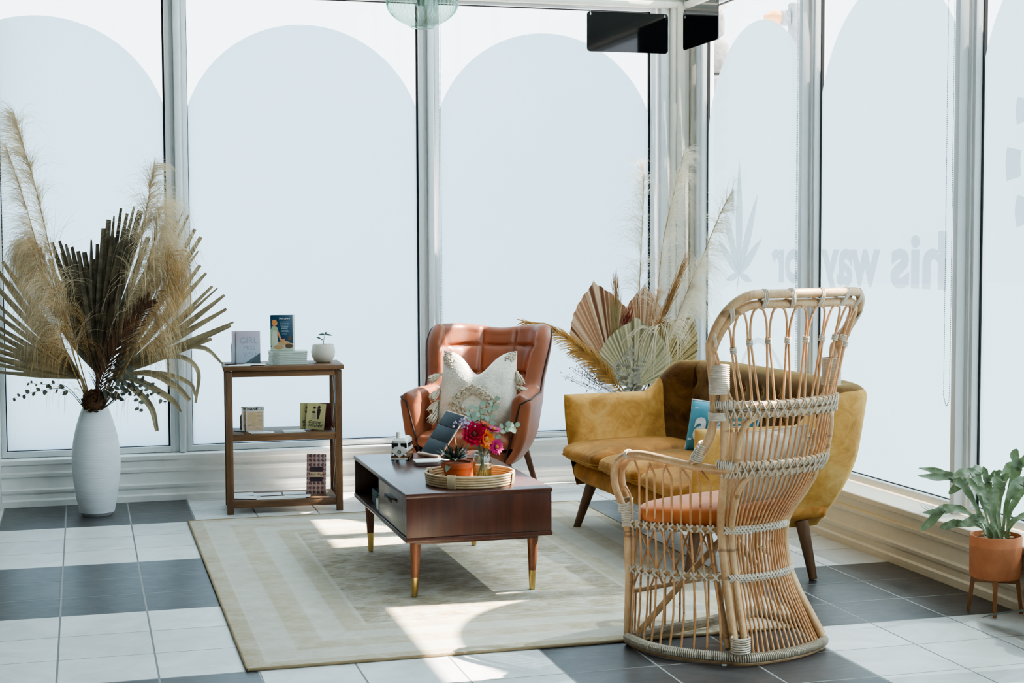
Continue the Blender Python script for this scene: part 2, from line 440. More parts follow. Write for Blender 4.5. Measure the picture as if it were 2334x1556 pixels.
# ------------------------------------------------------------------ rug
def rug_mat():
    m = bpy.data.materials.new('faded_woven_rug'); g = NT(m)
    tc = g.n('ShaderNodeTexCoord'); sp = g.n('ShaderNodeSeparateXYZ'); g.t.links.new(tc.outputs['Object'], sp.inputs[0])
    dx = g.math('SUBTRACT', 1.125, g.math('ABSOLUTE', sp.outputs[0])); dy = g.math('SUBTRACT', 1.545, g.math('ABSOLUTE', sp.outputs[1]))
    d = g.math('MINIMUM', dx, dy)
    nz = g.noise(g.coord((14, 60, 1)), 2.2, 6, 0.7, 0.6)          # weft streaks
    nb = g.noise(g.coord((1, 1, 1)), 5.5, 5, 0.65, 1.2)           # worn patches
    nv = g.n('ShaderNodeTexVoronoi'); g.put(nv.inputs['Vector'], g.coord((9, 9, 9))); nv.inputs['Scale'].default_value = 1.0
    wv = g.n('ShaderNodeTexWave', bands_direction='DIAGONAL'); g.put(wv.inputs['Vector'], g.coord((1, 1, 1))); wv.inputs['Scale'].default_value = 9; wv.inputs['Distortion'].default_value = 6; wv.inputs['Detail'].default_value = 3
    ivory = rgb(216, 209, 194); tan = rgb(172, 146, 106); deep = rgb(118, 96, 68)
    band = g.ramp(d, [(0.0, rgb(178, 158, 122)), (0.068, rgb(192, 173, 138)), (0.076, rgb(226, 220, 204)), (0.084, ivory), (0.20, ivory), (0.21, rgb(198, 180, 144)), (0.31, rgb(205, 190, 158)), (0.32, rgb(222, 216, 200)), (0.42, ivory), (0.43, rgb(196, 178, 142)), (0.50, rgb(200, 184, 150)), (0.515, rgb(222, 215, 198)), (0.53, rgb(204, 192, 164))])
    bm_ = band.node.color_ramp; bm_.interpolation = 'LINEAR'
    motif = g.math('ADD', g.math('MULTIPLY', nv.outputs[0], 0.22), g.math('MULTIPLY', g.noise(g.coord((4, 9, 1)), 1.7, 7, .7, 2.2), 0.78))
    inner = g.math('GREATER_THAN', d, 0.525)
    mot = g.ramp(motif, [(0.34, deep), (0.48, tan), (0.64, ivory)])
    col = g.mix(g.math('MULTIPLY_ADD', inner, 0.58, 0.26), band, mot)
    col = g.mix(g.ramp(nz, [(0.42, (0, 0, 0, 1)), (0.66, (0.55, 0.55, 0.55, 1))]), col, ivory)
    col = g.mix(g.ramp(nb, [(0.46, (0, 0, 0, 1)), (0.72, (0.5, 0.5, 0.5, 1))]), col, rgb(222, 216, 204))
    h = g.math('ADD', nz, g.noise(g.coord((220, 220, 220)), 1, 2))
    g.end(g.principled(col, 0.95, 0, g.bump(h, 0.35, 0.004), Specular_IOR_Level=0.15, Sheen_Weight=0.15)); return m
rug = thing('area_rug', 'faded ivory and tan area rug with banded borders under the coffee table', 'rug', (1.665, 6.95, 0))
mb = MB().box((-1.125, -1.545, 0.0), (1.125, 1.545, 0.009), 0.003); mb.build('woven_pile', rug_mat(), rug)
pth = [(-1.127, -1.547, .006), (1.127, -1.547, .006), (1.127, 1.547, .006), (-1.127, 1.547, .006)]
e_ = MB()
for i in range(4): e_.tube([pth[i], pth[(i + 1) % 4]], 0.0062, 8)
e_.build('bound_edge', simple('tan_rug_binding', rgb(150, 128, 96), 0.9, bump=0.4, bscale=300), rug)
RUGZ = 0.010

# ------------------------------------------------------------------ wooden shelf unit
sw_x = wood('weathered_shelf_wood', rgb(72, 48, 30), rgb(132, 95, 62), 0, 3, 0.55, 0.3)
sw_z = wood('weathered_post_wood', rgb(70, 46, 28), rgb(128, 92, 60), 2, 3, 0.55, 0.3)
SHR = math.radians(-3.6); SHL = (0.765, 8.672, 0)
shelf = thing('shelf_unit', 'brown wooden three-tier shelf unit with crossed side braces under the window', 'shelf', SHL, (0, 0, SHR))
SW, SD, SH = 0.655, 0.37, 0.842
for (x, y) in ((0, 0), (SW - 0.038, 0), (0, SD - 0.034), (SW - 0.038, SD - 0.034)):
    MB().box((x, y, 0), (x + 0.038, y + 0.034, SH - 0.03), 0.003).build('post', sw_z, shelf)
for z in (0.075, 0.455):
    MB().box((0.030, 0.006, z - 0.040), (SW - 0.030, 0.026, z), 0.002).box((0.034, 0.02, z - 0.018), (SW - 0.034, SD - 0.02, z), 0.002).build('shelf_board', sw_x, shelf)
MB().box((-0.012, -0.012, SH - 0.026), (SW + 0.012, SD + 0.01, SH), 0.003).build('top_board', sw_x, shelf)
MB().box((0.036, 0.004, SH - 0.062), (SW - 0.036, 0.022, SH - 0.026), 0.002).build('front_rail', sw_x, shelf)
for x in (0.010, SW - 0.026):
    for (za, zb) in ((0.455, SH - 0.03), (0.075, 0.44)):
        b = MB(); y0, y1 = 0.03, SD - 0.03
        for (a, c) in ((za, zb), (zb, za)):
            dd = Vector((0, y1 - y0, c - a)); ln = dd.length; ang = math.atan2(dd.z, dd.y)
            M = Matrix.Translation((x + 0.008, (y0 + y1) / 2, (a + c) / 2)) @ Matrix.Rotation(ang, 4, 'X')
            b.box((-0.007, -ln / 2, -0.015), (0.007, ln / 2, 0.015), 0.002, M)
        b.build('cross_brace', sw_z, shelf)
def on_shelf(x, y, z): return rotz(SHR, SHL) @ Vector((x, y, z))
paper = simple('white_paper', rgb(236, 236, 232), 0.7, var=0.02)
def card_stack(name, label, cat, x, y, z, w, h, rot, mat=None, group=None, tilt=0, t=0.0016):
    o = MB().box((-w / 2, -h / 2, 0), (w / 2, h / 2, t), 0.0003).build(name, mat or paper)
    o.location = on_shelf(x, y, z); o.rotation_euler = (tilt, 0, rot + SHR)
    return tag(o, label, cat, group)
# lettering on a vertical face: local frame x right, z up, -y front
FRONT = Matrix.Rotation(PI / 2, 4, 'X')
def letters(mb, body, size, x, z, y, bold=0.0, mi=0, align='CENTER', shear=0.0, M=None):
    vs, fs = text_mesh(body, size, bold, 2, align, shear)
    T = Matrix.Translation((x, y, z)) @ FRONT
    if M is not None: T = M @ T
    return mb.raw(vs, fs, mi, T)
ink = simple('dark_print_ink', rgb(44, 36, 32), 0.7, var=0.05)
acryl = None
def acrylic():
    m = bpy.data.materials.new('clear_acrylic'); g = NT(m)
    t = g.n('ShaderNodeBsdfTransparent'); t.inputs[0].default_value = (0.97, 0.98, 0.98, 1)
    gl = g.n('ShaderNodeBsdfGlossy'); gl.inputs['Roughness'].default_value = 0.04
    lw = g.n('ShaderNodeLayerWeight'); lw.inputs[0].default_value = 0.4
    fac = g.math('MULTIPLY_ADD', lw.outputs['Facing'], 0.16, 0.02)
    mx = g.n('ShaderNodeMixShader'); g.t.links.new(fac, mx.inputs[0]); g.t.links.new(t.outputs[0], mx.inputs[1]); g.t.links.new(gl.outputs[0], mx.inputs[2]); g.end(mx.outputs[0]); return m
acryl = acrylic()
ZT = SH; Z2 = 0.455; Z1 = 0.075

# --- top board: lilac cards in a wooden holder
brownw = wood('brown_card_holder_wood', rgb(70, 48, 42), rgb(104, 76, 66), 2, 4, 0.5)
def holder_back(name, label, x, y, z, h, w, rot, mat, leanside=1):
    o = thing(name, label, 'card holder', on_shelf(x, y, z), (0, 0, rot + SHR))
    pts = [(-w / 2, 0), (w / 2, 0), (w / 2, h)] + [(-w / 2 + w * .55 - w * .55 * math.sin(a), h - h * .3 + h * .3 * math.cos(a)) for a in [k * PI / 16 for k in range(0, 9)]]
    MB().prism(pts, 0.008, Matrix.Translation((0, 0.0, 0)) @ FRONT).build('back_plate', mat, o)
    MB().box((-w / 2, -0.075, 0), (w / 2, 0.0, 0.005), 0.001).build('base_plate', mat, o)
    return o
holder_back('card_holder', 'brown wooden card holder behind the lilac cards on the shelf top', 0.082, 0.20, ZT, 0.15, 0.09, math.radians(-38), brownw)
def lilac_mat():
    m = bpy.data.materials.new('lilac_marbled_card'); g = NT(m)
    n1 = g.noise(g.coord((1, 1, 1)), 14, 5, 0.6, 1.5)
    tc = g.n('ShaderNodeTexCoord'); sp = g.n('ShaderNodeSeparateXYZ'); g.t.links.new(tc.outputs['Object'], sp.inputs[0])
    f = g.math('ADD', g.math('MULTIPLY', sp.outputs[2], 3.2), g.math('MULTIPLY', n1, 0.5))
    g.end(g.principled(g.ramp(f, [(0.2, rgb(186, 194, 208)), (0.5, rgb(210, 210, 222)), (0.8, rgb(214, 194, 208))]), 0.3)); return m
lil = lilac_mat(); lil2 = simple('slate_card_corner', rgb(96, 108, 120), 0.4)
for i in range(2):
    cd = thing('greeting_card', 'front lilac marbled greeting card with pale lettering on the shelf top' if i == 0 else 'lilac greeting card standing behind the front lilac card on the shelf top', 'card', on_shelf(0.135 - 0.024 * i, 0.135 + 0.012 * i, ZT + 0.0062), (math.radians(-3), 0, SHR + math.radians(-2)), 'lilac cards on the shelf top')
    MB().box((-0.068, 0, 0), (0.068, 0.0014, 0.185), 0.0003).build('card_sheet', lil, cd)
    if i == 0:
        t_ = MB(); letters(t_, 'GIRL', 0.05, 0.002, 0.130, -0.0006); letters(t_, 'MISS', 0.036, 0.006, 0.088, -0.0006); letters(t_, 'YOU', 0.036, 0.008, 0.050, -0.0006)
        t_.build('lettering', simple('pale_lilac_ink', rgb(168, 172, 190), 0.5, var=0.02), cd, smooth=False)
        MB().raw([(0.068, -0.0004, 0.06), (-0.02, -0.0004, 0.002), (0.068, -0.0004, 0.002)], [(0, 1, 2)]).build('painted_corner', lil2, cd, smooth=False)
        h_ = MB(); h_.box((-0.074, -0.006, -0.004), (0.076, -0.0045, 0.190), 0).box((-0.074, -0.006, -0.0055), (0.076, 0.03, -0.004), 0)
        hh = h_.build('acrylic_sleeve', acryl, cd, smooth=False)
for i, (x, y, r) in enumerate(((0.085, 0.055, -0.22), (0.135, 0.075, 0.12), (0.165, 0.06, -0.1))):
    card_stack('flat_card', ['white card lying at the near corner of the shelf top', 'white card lying under the front of the lilac card', 'white card lying to the right in front of the lilac card'][i], 'card', x, y, ZT + 0.001 + 0.0018 * i, 0.125, 0.085, r, group='loose white cards on the shelf top')
# --- top board: stack of pale books and the blue cookbook
spine = simple('sage_book_spine', rgb(196, 204, 192), 0.55, var=0.05)
page = simple('book_pages', rgb(225, 222, 212), 0.8, var=0.04)
nb = 7; bh = 0.0105
ords = ['lowest', 'second from the bottom', 'third from the bottom', 'fourth from the bottom', 'fifth from the bottom', 'second from the top', 'topmost']
for i in range(nb):
    o = thing('paperback_book', 'pale sage paperback, %s of the stack under the blue cookbook' % ords[i], 'book', on_shelf(0.358 + rnd.uniform(-.002, .002), 0.135 + rnd.uniform(-.002, .002), ZT + 0.0005 + i * (bh + 0.0004)), (0, 0, SHR + rnd.uniform(-.02, .02)), 'pale paperbacks stacked on the shelf top')
    MB().box((-0.1075, -0.0755, 0), (0.1075, 0.0755, 0.0011), 0.0003).box((-0.1075, -0.0755, bh - 0.0011), (0.1075, 0.0755, bh), 0.0003).box((-0.1075, -0.0755, 0), (0.1075, -0.0742, bh), 0.0003).build('cover', spine, o)
    MB().box((-0.104, -0.074, 0.0011), (0.1065, 0.072, bh - 0.0011), 0).build('pages', page, o)
    t_ = MB(); letters(t_, "Mary Jane's", 0.0085, -0.070, bh / 2, -0.0760, align='CENTER', shear=0.2); t_.build('spine_lettering', ink, o, smooth=False)
zb = ZT + 0.0005 + nb * (bh + 0.0004)
cb = thing('cookbook', 'navy blue cookbook with a woman in an apron standing on the book stack', 'book', on_shelf(0.324, 0.095, zb + 0.0004), (math.radians(-4), 0, SHR - 0.02))
MB().box((-0.0625, 0, 0), (0.0625, 0.0012, 0.206), 0.0003).box((-0.0625, 0.0105, 0), (0.0625, 0.0117, 0.206), 0.0003).box((-0.0637, 0, 0), (-0.0625, 0.0117, 0.206), 0.0003).build('cover', simple('navy_book_cover', rgb(14, 54, 78), 0.35, var=0.05), cb)
MB().box((-0.0622, 0.0012, 0.002), (0.0605, 0.0105, 0.203), 0).build('pages', page, cb)
t_ = MB(); letters(t_, "Mary Jane's", 0.0135, 0.016, 0.186, -0.0006, shear=0.25)
t_.build('title_lettering', simple('white_print', rgb(228, 228, 222), 0.6, var=0.02), cb, smooth=False)
t_ = MB()
for (z, wd, h_) in ((.166, .058, .004), (.156, .056, .0045), (.147, .058, .0045), (.138, .044, .0045), (.130, .04, .0045), (.118, .046, .002), (.110, .048, .002), (.097, .036, .002)):
    n_ = int(wd / 0.006); x0 = 0.019 - wd / 2
    for q in range(n_):
        ww = 0.0044
        t_.raw([(x0 + q * .006, -0.0005, z - h_ / 2), (x0 + q * .006 + ww, -0.0005, z - h_ / 2), (x0 + q * .006 + ww, -0.0005, z + h_ / 2), (x0 + q * .006, -0.0005, z + h_ / 2)], [(0, 1, 2, 3)])
t_.build('small_print', simple('pale_blue_print', rgb(150, 176, 188), 0.6, var=0.05), cb, smooth=False)
def flat(poly, y): return [(x, y, z) for x, z in poly]
def polypart(name, polys, mat, parent):
    b = MB()
    for k, (pl, y) in enumerate(polys): b.raw(flat(pl, y), [tuple(range(len(pl)))])
    return b.build(name, mat, parent, smooth=False)
def disc(cx, cz, rx, rz, n=18): return [(cx + rx * math.cos(2 * PI * k / n), cz + rz * math.sin(2 * PI * k / n)) for k in range(n)]
skin = simple('printed_skin_tone', rgb(196, 130, 92), 0.6, var=0.05); apron = simple('printed_sage_apron', rgb(176, 180, 160), 0.6, var=0.06)
blouse = simple('printed_green_blouse', rgb(140, 160, 128), 0.6, var=0.06); hairp = simple('printed_blonde_hair', rgb(200, 130, 72), 0.6); doughp = simple('printed_dough', rgb(178, 140, 98), 0.6, var=0.15); boardp = simple('printed_brown_bowl', rgb(92, 66, 48), 0.6, var=0.1)
polypart('printed_table', [([(-.0625, .001), (.0625, .001), (.0625, .042), (.02, .050), (-.0625, .022)], -.0004)], apron, cb)
polypart('printed_dress', [([(-.0620, .03), (-.02, .03), (-.024, .09), (-.020, .128), (-.032, .142), (-.054, .142), (-.0620, .12)], -.0006)], blouse, cb)
polypart('printed_apron', [([(-.058, .02), (-.018, .04), (-.026, .088), (-.026, .118), (-.050, .118), (-.056, .08)], -.0008)], apron, cb)
polypart('printed_arms', [([(-.026, .118), (-.018, .112), (-.002, .070), (.018, .066), (.016, .056), (-.010, .060), (-.022, .098)], -.0010), ([(-.046, .138), (-.038, .138), (-.036, .150), (-.048, .150)], -.0007), (disc(-.036, .160, .012, .015), -.0010)], skin, cb)
polypart('printed_hair', [(disc(-.041, .168, .014, .012), -.0012), (disc(-.049, .158, .006, .012), -.0012)], hairp, cb)
polypart('printed_dough', [(disc(.012, .045, .034, .012), -.0012), (disc(-.018, .022, .030, .013), -.0011)], doughp, cb)
polypart('printed_bowl', [(disc(.040, .028, .022, .014), -.0013), ([(.036, .062), (.052, .062), (.050, .084), (.038, .084)], -.0012)], boardp, cb)
for i in range(1):
    o = MB().box((-0.064, 0, 0), (0.064, 0.012, 0.206), 0.0006).build('white_booklet', page)
    o.location = on_shelf(0.336, 0.112, zb + 0.0006); o.rotation_euler = (math.radians(-4), 0, SHR - 0.02)
    tag(o, 'white booklet standing just behind the navy cookbook', 'book')
# --- top board: round pot with sprout
po = thing('potted_sprout', 'round cream pot with a small dark sprout on the shelf top', 'potted plant', on_shelf(0.566, 0.175, ZT + 0.0004))
cream = simple('cream_stoneware', rgb(214, 205, 190), 0.6, var=0.04, bump=0.1)
MB().lathe([(0.0, 0), (0.036, 0), (0.052, 0.010), (0.066, 0.036), (0.070, 0.062), (0.066, 0.090), (0.060, 0.106), (0.056, 0.107), (0.054, 0.104), (0.060, 0.075)], 40, cap=False).build('pot', cream, po)
MB().lathe([(0.0, 0.094), (0.03, 0.095), (0.0575, 0.092)], 24, cap=False).build('soil', simple('dark_soil', rgb(52, 42, 34), 0.95, bump=0.6, bscale=120), po)
gleaf = simple('dark_sprout_green', rgb(62, 78, 60), 0.5, var=0.15, trans=0.25)
def leaf_blade(mb, base, tip, width, nrm, n=8, fold=0.12, mi=0, prof=None, droop=0.0):
    b = Vector(base); t = Vector(tip); d = t - b; L = d.length; nrm = Vector(nrm).normalized()
    side = d.cross(nrm)
    side = side.normalized() if side.length > 1e-6 else Vector((1, 0, 0))
    nn = side.cross(d).normalized(); vs = []; fs = []
    for i in range(n + 1):
        s = i / n
        wdt = width * (prof(s) if prof else math.sin(PI * min(1, s ** 0.8 * 1.0)) ** 0.8) / 2
        c = b + d * s + nn * (L * droop * math.sin(PI * s))
        vs += [c - side * wdt + nn * wdt * fold, c, c + side * wdt + nn * wdt * fold]
    for i in range(n):
        o = 3 * i; fs += [(o, o + 1, o + 4, o + 3), (o + 1, o + 2, o + 5, o + 4)]
    mb.raw(vs, fs, mi)
MB().tube([(0, 0, .094), (.004, 0, .13), (.010, -.004, .165)], [.0022, .0019, .0015], 6).tube([(.003, 0, .12), (-.006, 0, .128), (-.012, -.002, .138)], .0013, 6).build('stem', simple('sprout_stem', rgb(84, 84, 62), 0.6), po)
for (b, t, wd) in (((.010, -.004, .165), (-.030, -.01, .162), .016), ((.010, -.004, .165), (.056, -.006, .156), .015), ((.010, -.004, .165), (.020, .0, .178), .012), ((-.012, -.002, .138), (-.042, -.01, .150), .016), ((-.012, -.002, .138), (-.004, -.012, .132), .011)):
    q = MB(); leaf_blade(q, b, t, wd, (0.1, -0.7, 0.7)); q.build('leaf', gleaf, po)
# --- middle board: thank-you cards, flat cards, wedding cards
greyw = wood('grey_card_holder_wood', rgb(78, 72, 66), rgb(112, 104, 96), 2, 4, 0.5)
holder_back('card_holder', 'grey-brown wooden holder behind the thank-you cards on the middle shelf', 0.118, 0.20, Z2, 0.105, 0.07, math.radians(-35), greyw)
cardw = simple('off_white_card', rgb(240, 234, 226), 0.7, var=0.03); peach = simple('printed_peach', rgb(240, 200, 166), 0.7, var=0.04); sandp = simple('printed_sand', rgb(224, 192, 148), 0.7, var=0.04); linep = simple('printed_rust_line', rgb(128, 84, 62), 0.7)
for i in range(2):
    cd = thing('greeting_card', 'front thank-you card with a sun over hills on the middle shelf' if i == 0 else 'second thank-you card mostly hidden behind the front one', 'card', on_shelf(0.166 - 0.022 * i, 0.125 + 0.014 * i, Z2 + 0.002), (math.radians(-6), 0, SHR), 'thank-you cards on the middle shelf')
    MB().box((-0.052, 0, 0), (0.052, 0.0014, 0.142), 0.0003).build('card_sheet', cardw, cd)
    t_ = MB(); letters(t_, 'THANK', 0.022, -0.018, 0.128, -0.0006, 0.0008); letters(t_, 'YOU', 0.021, 0.031, 0.128, -0.0006); t_.build('lettering', ink, cd, smooth=False)
    polypart('printed_scene', [([(-.043, .006), (.044, .006), (.044, .114), (-.043, .114)], -.0003)], peach, cd)
    polypart('printed_sun', [(disc(-.016, .080, .026, .028, 24), -.0006), ([(-.043, .030), (-.02, .044), (.02, .052), (.044, .064), (.044, .036), (0, .034)], -.0008)], sandp, cd)
    b = MB()
    for q in range(6): b.tube([(.012, -.0008, .070 + q * .007), (.044, -.0008, .070 + q * .007)], .0005, 4)
    b.tube(spline([(-.043, -.001, .030), (-.01, -.001, .034), (.012, -.001, .018), (.044, -.001, .010)]), .0006, 4).tube(spline([(-.043, -.001, .032), (-.01, -.001, .048), (.044, -.001, .064)]), .0006, 4).build('printed_lines', linep, cd)
    if i == 0:
        MB().box((-0.055, -0.004, -0.0015), (0.055, -0.0025, 0.146), 0).build('acrylic_sleeve', acryl, cd, smooth=False)
for i, (x, y, r, w_, h_) in enumerate(((0.185, 0.062, 0.04, 0.115, 0.075), (0.205, 0.058, 0.0, 0.13, 0.085), (0.385, 0.075, 0.1, 0.125, 0.09), (0.385, 0.085, 0.03, 0.12, 0.085))):
    card_stack('flat_card', ['white card lying in front of the thank-you card, upper of two', 'white card lying in front of the thank-you card, lower of two', 'white card lying mid-shelf before the wedding cards, lower of two', 'white card lying mid-shelf before the wedding cards, upper of two'][i], 'card', x, y, Z2 + (0.004 if i in (0, 3) else 0.001), w_, h_, r, group='loose white cards on the middle shelf')
plum = simple('dark_red_board', rgb(84, 34, 30), 0.5, var=0.06)
o = thing('card_holder', 'dark red card holder behind the wedding cards on the middle shelf', 'card holder', on_shelf(0.548, 0.18, Z2), (0, 0, SHR))
pts = [(-.06, 0), (.06, 0), (.06, .150), (-.025, .150)] + [(-.025 - .035 * math.sin(k * PI / 12), .115 + .035 * math.cos(k * PI / 12)) for k in range(1, 7)]
MB().prism(pts, 0.006, FRONT).build('back_plate', plum, o)
MB().prism([(-.06, -.07), (.05, -.075), (.062, -.05), (.06, 0), (-.06, 0)], 0.004).build('base_plate', plum, o)
khaki = simple('olive_kraft_card', rgb(186, 176, 128), 0.6, var=0.05); figd = simple('printed_dark_suit', rgb(48, 26, 24), 0.7); figl = simple('printed_pale_dress', rgb(166, 150, 128), 0.7)
for i in range(2):
    cd = thing('greeting_card', 'front olive wedding card with a couple on the middle shelf' if i == 0 else 'second olive wedding card tilted behind the front one', 'card', on_shelf(0.505 - 0.028 * i, 0.105 + 0.03 * i, Z2 + 0.0048), (math.radians(-7), math.radians(6) if i == 0 else 0.02, SHR - 0.06), 'olive wedding cards on the middle shelf')
    MB().box((-0.054, 0, 0), (0.054, 0.004, 0.152), 0.001).build('card_sheet', khaki, cd)
    t_ = MB(); letters(t_, 'Getting', 0.024, -0.006, 0.043, -0.0006, 0.0004, shear=0.3); letters(t_, 'Hitched', 0.024, 0.0, 0.024, -0.0006, 0.0004, shear=0.3); t_.build('lettering', ink, cd, smooth=False)
    polypart('printed_groom', [([(.008, .062), (.018, .062), (.024, .095), (.026, .120), (.008, .122), (.004, .098)], -.0006), (disc(.016, .130, .007, .010), -.0006), ([(.008, .122), (.010, .14), (.0, .11)], -.0007)], figd, cd)
    polypart('printed_bride', [([(-.026, .060), (.004, .062), (-.002, .098), (-.006, .112), (-.016, .112), (-.018, .098)], -.0005)], figl, cd)
    polypart('printed_bouquet', [(disc(-.010, .126, .007, .007), -.0006), (disc(-.014, .100, .012, .006), -.0008)], ink, cd)
# --- bottom board: five flat cards, the patterned carton in its clear stand
for i, (x, y, r, w_, h_, z) in enumerate(((0.085, 0.24, 0.02, .15, .12, .001), (0.105, 0.105, -.38, .15, .09, .0045), (0.235, 0.20, 0.02, .16, .10, .003), (0.235, 0.075, 0.0, .14, .10, .0014), (0.375, 0.075, 0.03, .14, .10, .0014), (0.392, 0.21, -0.05, .13, .10, .003), (0.400, 0.085, -0.12, .15, .09, .0040))):
    card_stack('flat_card', ['pale card lying at the back left of the bottom shelf', 'white card lying skewed at the front left of the bottom shelf', 'pale card lying at the back middle of the bottom shelf', 'white card lying at the front middle of the bottom shelf', 'white card lying under another card left of the patterned carton', 'pale card lying behind and left of the patterned carton', 'white card lying skewed just left of the patterned carton'][i], 'card', x, y, Z1 + z, w_, h_, r, group='loose cards on the bottom shelf')
def leafpat_mat():
    m = bpy.data.materials.new('mauve_leaf_print'); g = NT(m)
    tc = g.n('ShaderNodeTexCoord'); sp = g.n('ShaderNodeSeparateXYZ'); g.t.links.new(tc.outputs['Object'], sp.inputs[0])
    u = g.math('SUBTRACT', g.math('FRACT', g.math('DIVIDE', sp.outputs[0], 0.0235)), 0.5); v = g.math('SUBTRACT', g.math('FRACT', g.math('DIVIDE', sp.outputs[2], 0.0265)), 0.35)
    ang = g.math('ARCTAN2', v, u); rad = g.math('SQRT', g.math('ADD', g.math('MULTIPLY', u, u), g.math('MULTIPLY', v, v)))
    lobe = g.math('MULTIPLY_ADD', g.math('ABSOLUTE', g.math('COSINE', g.math('MULTIPLY', ang, 3.5))), 0.42, 0.06)
    f = g.math('LESS_THAN', rad, lobe)
    g.end(g.principled(g.mix(f, rgb(176, 148, 146), rgb(72, 42, 46)), 0.35)); return m
cd = thing('product_carton', 'tall mauve leaf-patterned carton leaning on the bottom shelf', 'carton', on_shelf(0.513, 0.15, Z1 + 0.003), (math.radians(-9), math.radians(2), SHR - 0.02))
MB().box((-0.056, 0, 0), (0.056, 0.012, 0.232), 0.001).build('carton_body', leafpat_mat(), cd)
polypart('dark_label', [([(-.036, .128), (.036, .128), (.036, .158), (-.036, .158)], -.0004), ([(-.036, .072), (.036, .072), (.036, .098), (-.036, .098)], -.0004)], simple('plum_label', rgb(44, 24, 48), 0.4), cd)
polypart('cream_label', [([(-.036, .098), (.036, .098), (.036, .128), (-.036, .128)], -.0005)], simple('cream_label', rgb(214, 190, 160), 0.5), cd)
t_ = MB(); letters(t_, 'Bud Way', 0.019, 0, .113, -.0009, 0.0002, shear=0.25); t_.build('lettering', ink, cd, smooth=False)
t_ = MB(); letters(t_, 'mmm', 0.008, 0, .085, -.0008); 
o = thing('display_stand', 'clear acrylic stand holding the patterned carton on the bottom shelf', 'stand', on_shelf(0.525, 0.19, Z1 + 0.001), (0, 0, SHR - 0.02))
MB().box((-.064, .0, 0.0), (.064, .07, .003), 0).build('base_plate', acryl, o, smooth=False)
MB().box((-.060, -.004, 0), (.060, -.001, .245), 0, Matrix.Rotation(math.radians(-9), 4, 'X')).build('back_plate', acryl, o, smooth=False)

# ------------------------------------------------------------------ coffee table
tw = wood('walnut_table_veneer', rgb(56, 26, 16), rgb(86, 44, 28), 2, 2.2, 0.34, 0.05, 0.15)
twt = wood('walnut_table_top', rgb(64, 32, 22), rgb(92, 50, 34), 1, 2.0, 0.30, 0.04, 0.3)
tleg = wood('walnut_leg', rgb(96, 54, 32), rgb(136, 80, 48), 2, 3, 0.4, 0.05)
brass = simple('brushed_brass', rgb(196, 168, 112), 0.28, metal=1.0, var=0.08)
dkin = simple('dark_cabinet_interior', rgb(30, 20, 16), 0.6)
TX0, TX1, TY0, TY1, TZ0, TZ1 = 1.285, 1.930, 6.215, 7.485, 0.266, 0.474
tb = thing('coffee_table', 'dark walnut coffee table with drawers and brass-tipped tapered legs on the rug', 'table', ((TX0 + TX1) / 2, (TY0 + TY1) / 2, RUGZ))
hx, hy = (TX1 - TX0) / 2, (TY1 - TY0) / 2; z0, z1 = TZ0 - RUGZ, TZ1 - RUGZ
MB().box((-hx, -hy, z1 - 0.020), (hx, hy, z1), 0.004).build('tabletop', twt, tb)
MB().box((-hx, -hy, z0), (hx, hy, z0 + 0.020), 0.004).build('bottom_panel', tw, tb)
MB().box((-hx + 0.004, -hy + 0.004, z0 + 0.02), (hx - 0.004, -hy + 0.024, z1 - 0.02), 0.001).build('end_panel', tw, tb)
MB().box((-hx + 0.004, hy - 0.024, z0 + 0.02), (hx - 0.004, hy - 0.004, z1 - 0.02), 0.001).build('end_panel', tw, tb)
ydv = 0.0
MB().box((-hx + 0.006, ydv - 0.009, z0 + 0.02), (hx - 0.006, ydv + 0.009, z1 - 0.02), 0.001).box((-0.008, ydv, z0 + 0.02), (0.008, hy - 0.02, z1 - 0.02), 0).build('divider', dkin, tb)
drm = wood('walnut_drawer_front', rgb(84, 62, 46), rgb(116, 90, 68), 2, 2.5, 0.26, 0.04, 0.2)
for sx in (-1, 1):
    a, b = sorted((sx * (hx - 0.006), sx * (hx - 0.022)))
    dr = MB().box((a, -hy + 0.028, z0 + 0.024), (b, ydv - 0.012, z1 - 0.024), 0.0015).build('drawer', drm, tb)
    a2, b2 = sorted((sx * (hx - 0.006), sx * (hx + 0.016)))
    ym = (-hy + ydv) / 2
    MB().box((a2, ym - 0.07, z1 - 0.062), (b2, ym + 0.07, z1 - 0.056), 0.001).box((sx * (hx + 0.010) if sx > 0 else sx * (hx + 0.016), ym - 0.07, z1 - 0.074), (sx * (hx + 0.016) if sx > 0 else sx * (hx + 0.010), ym + 0.07, z1 - 0.056), 0.001).build('handle', simple('dark_bronze_pull', rgb(58, 46, 40), 0.35, metal=0.7), dr)
for (ya, yb_) in ((-hy + 0.07, -hy + 0.095), (hy - 0.095, hy - 0.07)): MB().box((-hx + 0.05, ya, z0 - 0.022), (hx - 0.05, yb_, z0), 0.002).build('apron', tw, tb)
for (sx, sy) in ((-1, -1), (1, -1), (-1, 1), (1, 1)):
    top = Vector((sx * (hx - 0.062), sy * (hy - 0.095), z0)); bot = Vector((sx * (hx - 0.060), sy * (hy - 0.115) if sy < 0 else sy * (hy - 0.125), 0.0022))
    mid = bot + (top - bot) * 0.34
    lg = MB().tube([mid, top], [0.0165, 0.0255], 20).build('leg', tleg, tb)
    MB().tube([bot, mid + (top - mid) * 0.005], [0.0125, 0.0172], 20).build('brass_tip', brass, lg)
TZ = TZ1
